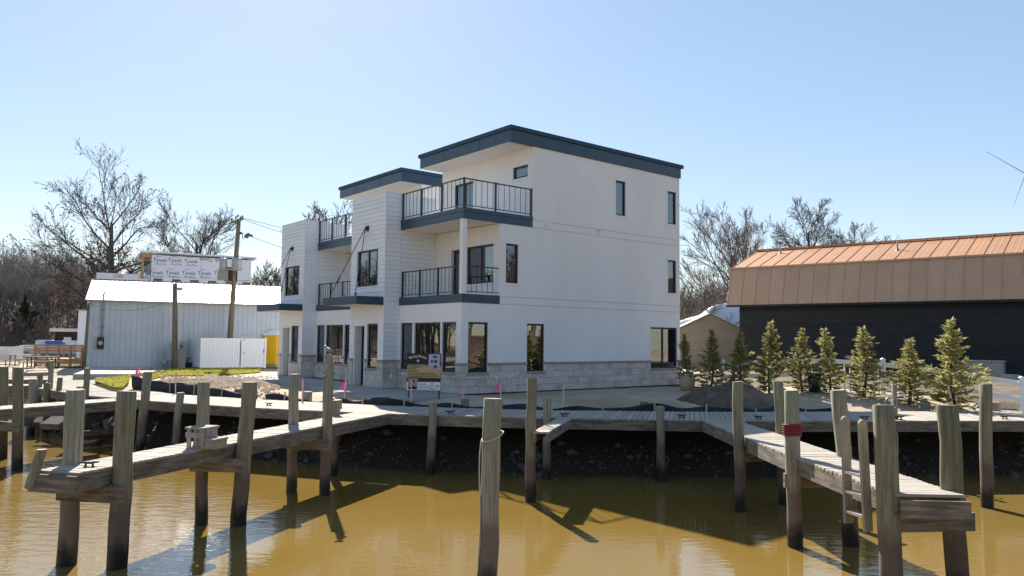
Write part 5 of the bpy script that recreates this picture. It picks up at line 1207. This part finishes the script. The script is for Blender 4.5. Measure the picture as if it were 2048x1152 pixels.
# portable toilet
p = at(544, 735, 0); pt2 = thing('portable_toilet', 'yellow portable toilet with a white roof beside the enclosure', 'portable toilet', (p.x, p.y + .3, 0), -.25)
pt2.scale = (1, 1, 1.2); bevel(MB().box(-.56, .56, -.56, .56, .0, .14).build('base', 'sign_grey', pt2), .03); bevel(MB().box(-.52, .52, -.52, .52, .14, 1.92).build('cabin', 'toilet_yellow', pt2), .04)
MB().box(-.55, .55, -.55, .55, 1.78, 1.92).build('roof_rim', 'boat_white', pt2)
mb = MB(); n_ = 9
for i in range(n_):
    for j in range(n_):
        x, y = -.55 + 1.1 * i / (n_ - 1), -.55 + 1.1 * j / (n_ - 1); mb.v.append((x, y, 1.92 + .20 * (1 - (abs(x) / .55) ** 3) * (1 - (abs(y) / .55) ** 3)))
for i in range(n_ - 1):
    for j in range(n_ - 1): a = i * n_ + j; mb.f.append((a, a + n_, a + n_ + 1, a + 1))
mb.build('roof_dome', 'boat_white', pt2, True); dr = bevel(MB().box(-.40, .40, -.555, -.521, .22, 1.72).build('door', 'toilet_yellow', pt2), .01); MB().box(-.34, .34, -.567, -.5555, .55, .58).box(-.34, .34, -.567, -.5555, 1.1, 1.13).build('door_rib', 'toilet_yellow', dr); MB().box(-.38, -.33, -.585, -.556, .95, 1.1).build('handle', 'sign_grey', dr)
# lawns: flat turf plus blades
def lawn(label, pxs, seed, nbl):
    pts = [at(x, y, -.02) for x, y in pxs]; 
    b_ = MB(); b_.quad(*[(q.x, q.y, .02) for q in pts]); t_ = b_.build('turf', 'grass'); structure(t_)
    r = np.random.RandomState(seed); xs = [q.x for q in pts]; ys = [q.y for q in pts]; V = []; T_ = []
    n = 0
    while n < nbl:
        x, y = r.uniform(min(xs), max(xs)), r.uniform(min(ys), max(ys)); ins = False
        for (x0, y0), (x1, y1) in zip(zip(xs, ys), list(zip(xs, ys))[1:] + [(xs[0], ys[0])]):
            if (y0 > y) != (y1 > y) and x < (x1 - x0) * (y - y0) / (y1 - y0) + x0: ins = not ins
        n += 1
        if not ins: continue
        a = r.rand() * 6.28; s = .03; h = r.uniform(.05, .14); k = len(V) * 3; V.append(np.array([(x - s * math.cos(a), y - s * math.sin(a), .01), (x + s * math.cos(a), y + s * math.sin(a), .01), (x + r.normal(0, .04), y + r.normal(0, .04), .02 + h)])); T_.append((k, k + 1, k + 2))
    tag(link('grass_blades', fast_mesh('grass_blades', np.concatenate(V), np.array(T_), 'grass')), label, 'grass', kind='stuff')
lawn('strip of yellow green grass in front of the metal building', [(300, 760), (330, 752), (430, 752), (520, 745), (525, 738), (395, 739), (300, 741)], 1, 9000)
lawn('small patch of grass beside the draped silt fence', [(186, 762), (225, 775), (243, 777), (258, 765), (262, 752), (240, 755)], 2, 4000)
# pale slab
sl = MB().prism([tuple(at(x, y, .12))[:2] for x, y in ((146, 748), (262, 748), (330, 741), (168, 740))], -.3, .12).build('concrete_slab', 'concrete'); structure(sl)

# ------------------------------------------------------------------ wrapped building site behind
tA, tB = dep(296, 700, 72.5), dep(497, 700, 77); tA.z = tB.z = 0; td = (tB - tA).normalized(); tL = (tB - tA).length; tz = dep(296, 503, 72.5).z
TB = thing('unfinished_building', 'unfinished building wrapped in printed white house wrap behind the metal roof', 'building', tA, math.atan2(td.y, td.x))
wz = dep(330, 560, 73).z
hs = [(x, x + .78, wz - .6, wz + .12) for x in [0.2 + 1.62 * k + .02 for k in range(-0, 6)]]
wall('wall', 'house_wrap', TB, (0, 0, 0), X_, -Y_, 0, tL, 0, tz - .3, hs, t=.2); MB().box(.1, tL - .1, .21, 8, 0, tz - .8).build('floor_mass', 'sign_grey', TB)
for h in hs: slab3(MB(), (0, 0, 0), X_, -Y_, *h, .12, .14).build('window', 'sign_dark', TB)
wall('wall', 'house_wrap', TB, (tL, .2, 0), Y_, X_, 0, 8, 0, tz - .3, (), t=.2)
MB().box(-.05, tL + .45, -.25, 8.4, tz - .18, tz + .02).build('roof', 'house_wrap', TB); MB().box(.35, tL + .4, -.262, -.251, tz - .17, tz - .13).build('roof_edge', 'pole_wood', TB)
MB().box(-.95, -.05, .0, 8.0, tz - .14, tz + .03).build('roof', 'house_wrap', TB)
for k in range(7): MB().box(-.85, -.05, .1 + k * .5, .16 + k * .5, tz - .55, tz - .15).build('rafter', 'new_wood', TB)
MB().box(-.85, -.65, .1, .3, tz - 2.6, tz - .55).build('stud_post', 'new_wood', TB)
lw = dep(202, 543, 72).z - .30
MB().box(-4.5, -.02, .3, 7, 0, lw).build('lower_wing', 'house_wrap', TB); MB().box(-4.55, -.02, .25, 7.05, lw + .001, lw + .08).build('wing_plate', 'house_wrap', TB)
FT = lambda x, z: facing((x, -.012, z), (1, 0, 0), (0, -1, 0))
def tz_at(px, py):
    d = ray(px, py); nrm = Vector((-td.y, td.x, 0)); o_ = Vector((0, 0, CAM_Z)); k = (tA - o_).dot(nrm) / d.dot(nrm); q = o_ + d * k - tA; return q.dot(td), q.z
for px, py, flip in ((320, 520.5, 0), (350, 521, 0), (382, 523, 0), (412, 519, 1), (442, 521, 1), (312, 545.5, 0), (345, 546, 0), (377, 546.5, 0), (409, 547, 0), (441, 547, 0)):
    x, z = tz_at(px, py); m = FT(x, z) @ (Matrix.Rotation(math.pi, 4, 'Z') if flip else Matrix())
    text('Tyvek', .50, 'print_navy', TB, m); s = -1 if flip else 1
    text('HomeWrap', .20, 'print_navy', TB, FT(x + s * .12, z - s * .36) @ (Matrix.Rotation(math.pi, 4, 'Z') if flip else Matrix()))
    if not flip: text('DUPONT', .13, 'print_red', TB, FT(x - .1, z + .36))
for px, py in ((237, 551), (288, 553)):
    x, z = tz_at(px, py)
    for dz, s in ((.11, 'CARTER'), (-.11, 'LUMBER')): text(s, .24, 'print_red', TB, FT(x, z + dz) @ Matrix.Translation((0, 0, -.29)))
x, z = tz_at(487, 563); text('CARTER', .24, 'print_red', TB, FT(x, z + .05))
# house wrap seams
MB().box(0, tL, -.006, -.001, tz - 2.35, tz - 2.33).box(4.4, 4.42, -.006, -.001, tz - 2.3, tz - .35).build('wrap_seam', 'sign_grey', TB)

# ------------------------------------------------------------------ wooden deck, picnic tables, boats at far left
p = at(72, 733, 0); q = at(164, 733, 0); dk = thing('wooden_deck', 'brown wooden deck with a slatted railing left of the metal building', 'deck', (p.x, 49, 0)); dl = (q.x - p.x) * 49 / p.y
dl = dep(165, 700, 49).x - dep(72, 700, 49).x; dk.location.x = dep(72, 700, 49).x
MB().box(0, dl, 0, 3, .42, .5).build('deck_floor', 'new_wood', dk); MB().box(0, dl, -.04, 0, .2, .52).build('deck_skirt', 'new_wood', dk)
for k in range(5): MB().box(k * dl / 4 - .05, k * dl / 4 + .05, -.08, .04, 0, 1.35).build('rail_post', 'new_wood', dk)
for z in (.98, 1.14, 1.30): MB().box(-.1, dl + .1, -.11, -.081, z, z + .11).build('slat', 'new_wood', dk)
lt = MB()
for k in range(30):
    x = k * dl / 30; lt.beam((x, -.02, 0), (x + .25, -.02, .22), .02, .03, (0, 1, 0)); lt.beam((x + .25, -.03, 0), (x, -.03, .22), .02, .03, (0, 1, 0))
lt.build('lattice', 'new_wood', dk)
tag(MB().box(dl * .78, dl * .97, .8, 1.3, .51, 1.0).build('white_cabinet', 'boat_white'), 'white cabinet standing on the wooden deck', 'cabinet').location = dk.location
def picnic(label, px, Y, rz):
    t_ = dep(px, 700, Y); o = thing('picnic_table', label, 'picnic table', (t_.x, Y, 0), rz, 'picnic tables')
    for k in range(4): MB().box(-.9, .9, -.36 + k * .19, -.36 + k * .19 + .17, .72, .76).build('top_board', 'grey_timber', o)
    for y in (-.75, .75): MB().box(-.9, .9, y - .13, y + .13, .42, .46).build('bench', 'grey_timber', o)
    for x in (-.65, .65): MB().tube([(x, -.8, .41), (x, -.8, .03), (x, .8, .03), (x, .8, .41)], .03, 6).tube([(x, -.3, .03), (x, -.3, .72)], .03, 6).tube([(x, .3, .03), (x, .3, .72)], .03, 6).build('frame', 'iron', o)
picnic('picnic table in front of the wooden deck', 84, 45.5, .2); picnic('picnic table farther left beside the white skiff', 48, 49, .1)
def boat(label, px, Y, L, z, mat, rz, cabin=True, kind='boat_white'):
    t_ = dep(px, 700, Y); o = thing('boat', label, 'boat', (t_.x, Y, z), rz, 'boats at the far left'); secs = [(-.5, .30, .95), (-.2, .34, .95), (.2, .30, 1.0), (.42, .16, 1.12), (.5, .02, 1.2)]; V = []; Fq = []
    for x, hw_, t in secs: V += [(x * L, -hw_ * L * .45, t), (x * L, -hw_ * L * .32, .3), (x * L * .96, 0, .05), (x * L, hw_ * L * .32, .3), (x * L, hw_ * L * .45, t)]
    for i in range(4):
        for j in range(5): j2 = (j + 1) % 5; Fq.append((5 * i + j, 5 * i + 5 + j, 5 * i + 5 + j2, 5 * i + j2))
    mb = MB(); mb.v = V; mb.f = Fq + [tuple(reversed(range(5))), tuple(20 + j for j in range(5))]; mb.build('hull', kind, o)
    if cabin: bevel(MB().box(-.2 * L, .15 * L, -.11 * L, .11 * L, .96, 1.5).build('cabin', mat, o), .1)
    return o
boat('white skiff cut by the left edge', -8, 54, 3.6, .1, 'boat_white', .1, False); boat('boat with a blue canvas top behind the wooden deck', 112, 72, 4.2, .0, 'boat_blue', .15); boat('cream covered boat near the metal building corner', 147, 74, 3.6, .0, 'cream', -.2); boat('white cruiser on the far hardstanding', 92, 80, 4.4, .0, 'boat_white', .3)
p = dep(150, 672, 84); wh = thing('boat_house', 'small dark red house with white trim at the edge of the woods', 'house', (p.x, 84, 0)); MB().box(-2.2, 2.2, 0, 4, 0, 2.4).build('wall', 'sign_maroon', wh); MB().box(-2.6, 2.4, -.4, 4.4, 2.4, 2.75).build('roof', 'boat_white', wh); MB().box(-1.2, -.4, -.03, 0, .9, 1.8).build('window', 'boat_white', wh)
p = dep(165, 640, 62); ww = thing('white_shed', 'narrow white wall showing left of the metal building corner', 'shed', (p.x, 62, 0)); MB().box(-.35, 3, 0, 4, 0, 4.0).build('wall', 'vinyl_white', ww); MB().box(-.5, 3.1, -.15, 4.1, 4.0, 4.12).build('roof', 'sign_grey', ww)
# far quay fence with slim posts
qf = thing('quay_rail', 'long low pale rail in front of the far marina', 'rail', (-62, 62, 0)); MB().beam((0, 0, 1.0), (26, 0, 1.0), .06, .1).build('rail', 'vinyl_white', qf)
for k in range(14): MB().box(k * 2 - .05, k * 2 + .05, -.05, .05, 0, 1.0).build('rail_post', 'grey_timber', qf)
# antenna-like wire ends at the upper right: a boat outrigger beyond the frame
a, b_ = dep(1972, 303, 30), dep(2075, 361, 30); c = dep(2028, 410, 30)
og = thing('outrigger_rig', 'thin outrigger rods crossing the sky at the right edge', 'rod', (b_.x, 30, -.2)); L0 = Vector(og.location)
MB().tube([a - L0, b_ - L0], [.006, .016], 5).build('rod', 'iron', og); MB().tube([c - L0, dep(2052, 345, 30) - L0], [.005, .012], 5).build('rod', 'iron', og); MB().tube([(0, 0, -1.5), b_ - L0], [.06, .03], 8).build('mast', 'galvanised', og)
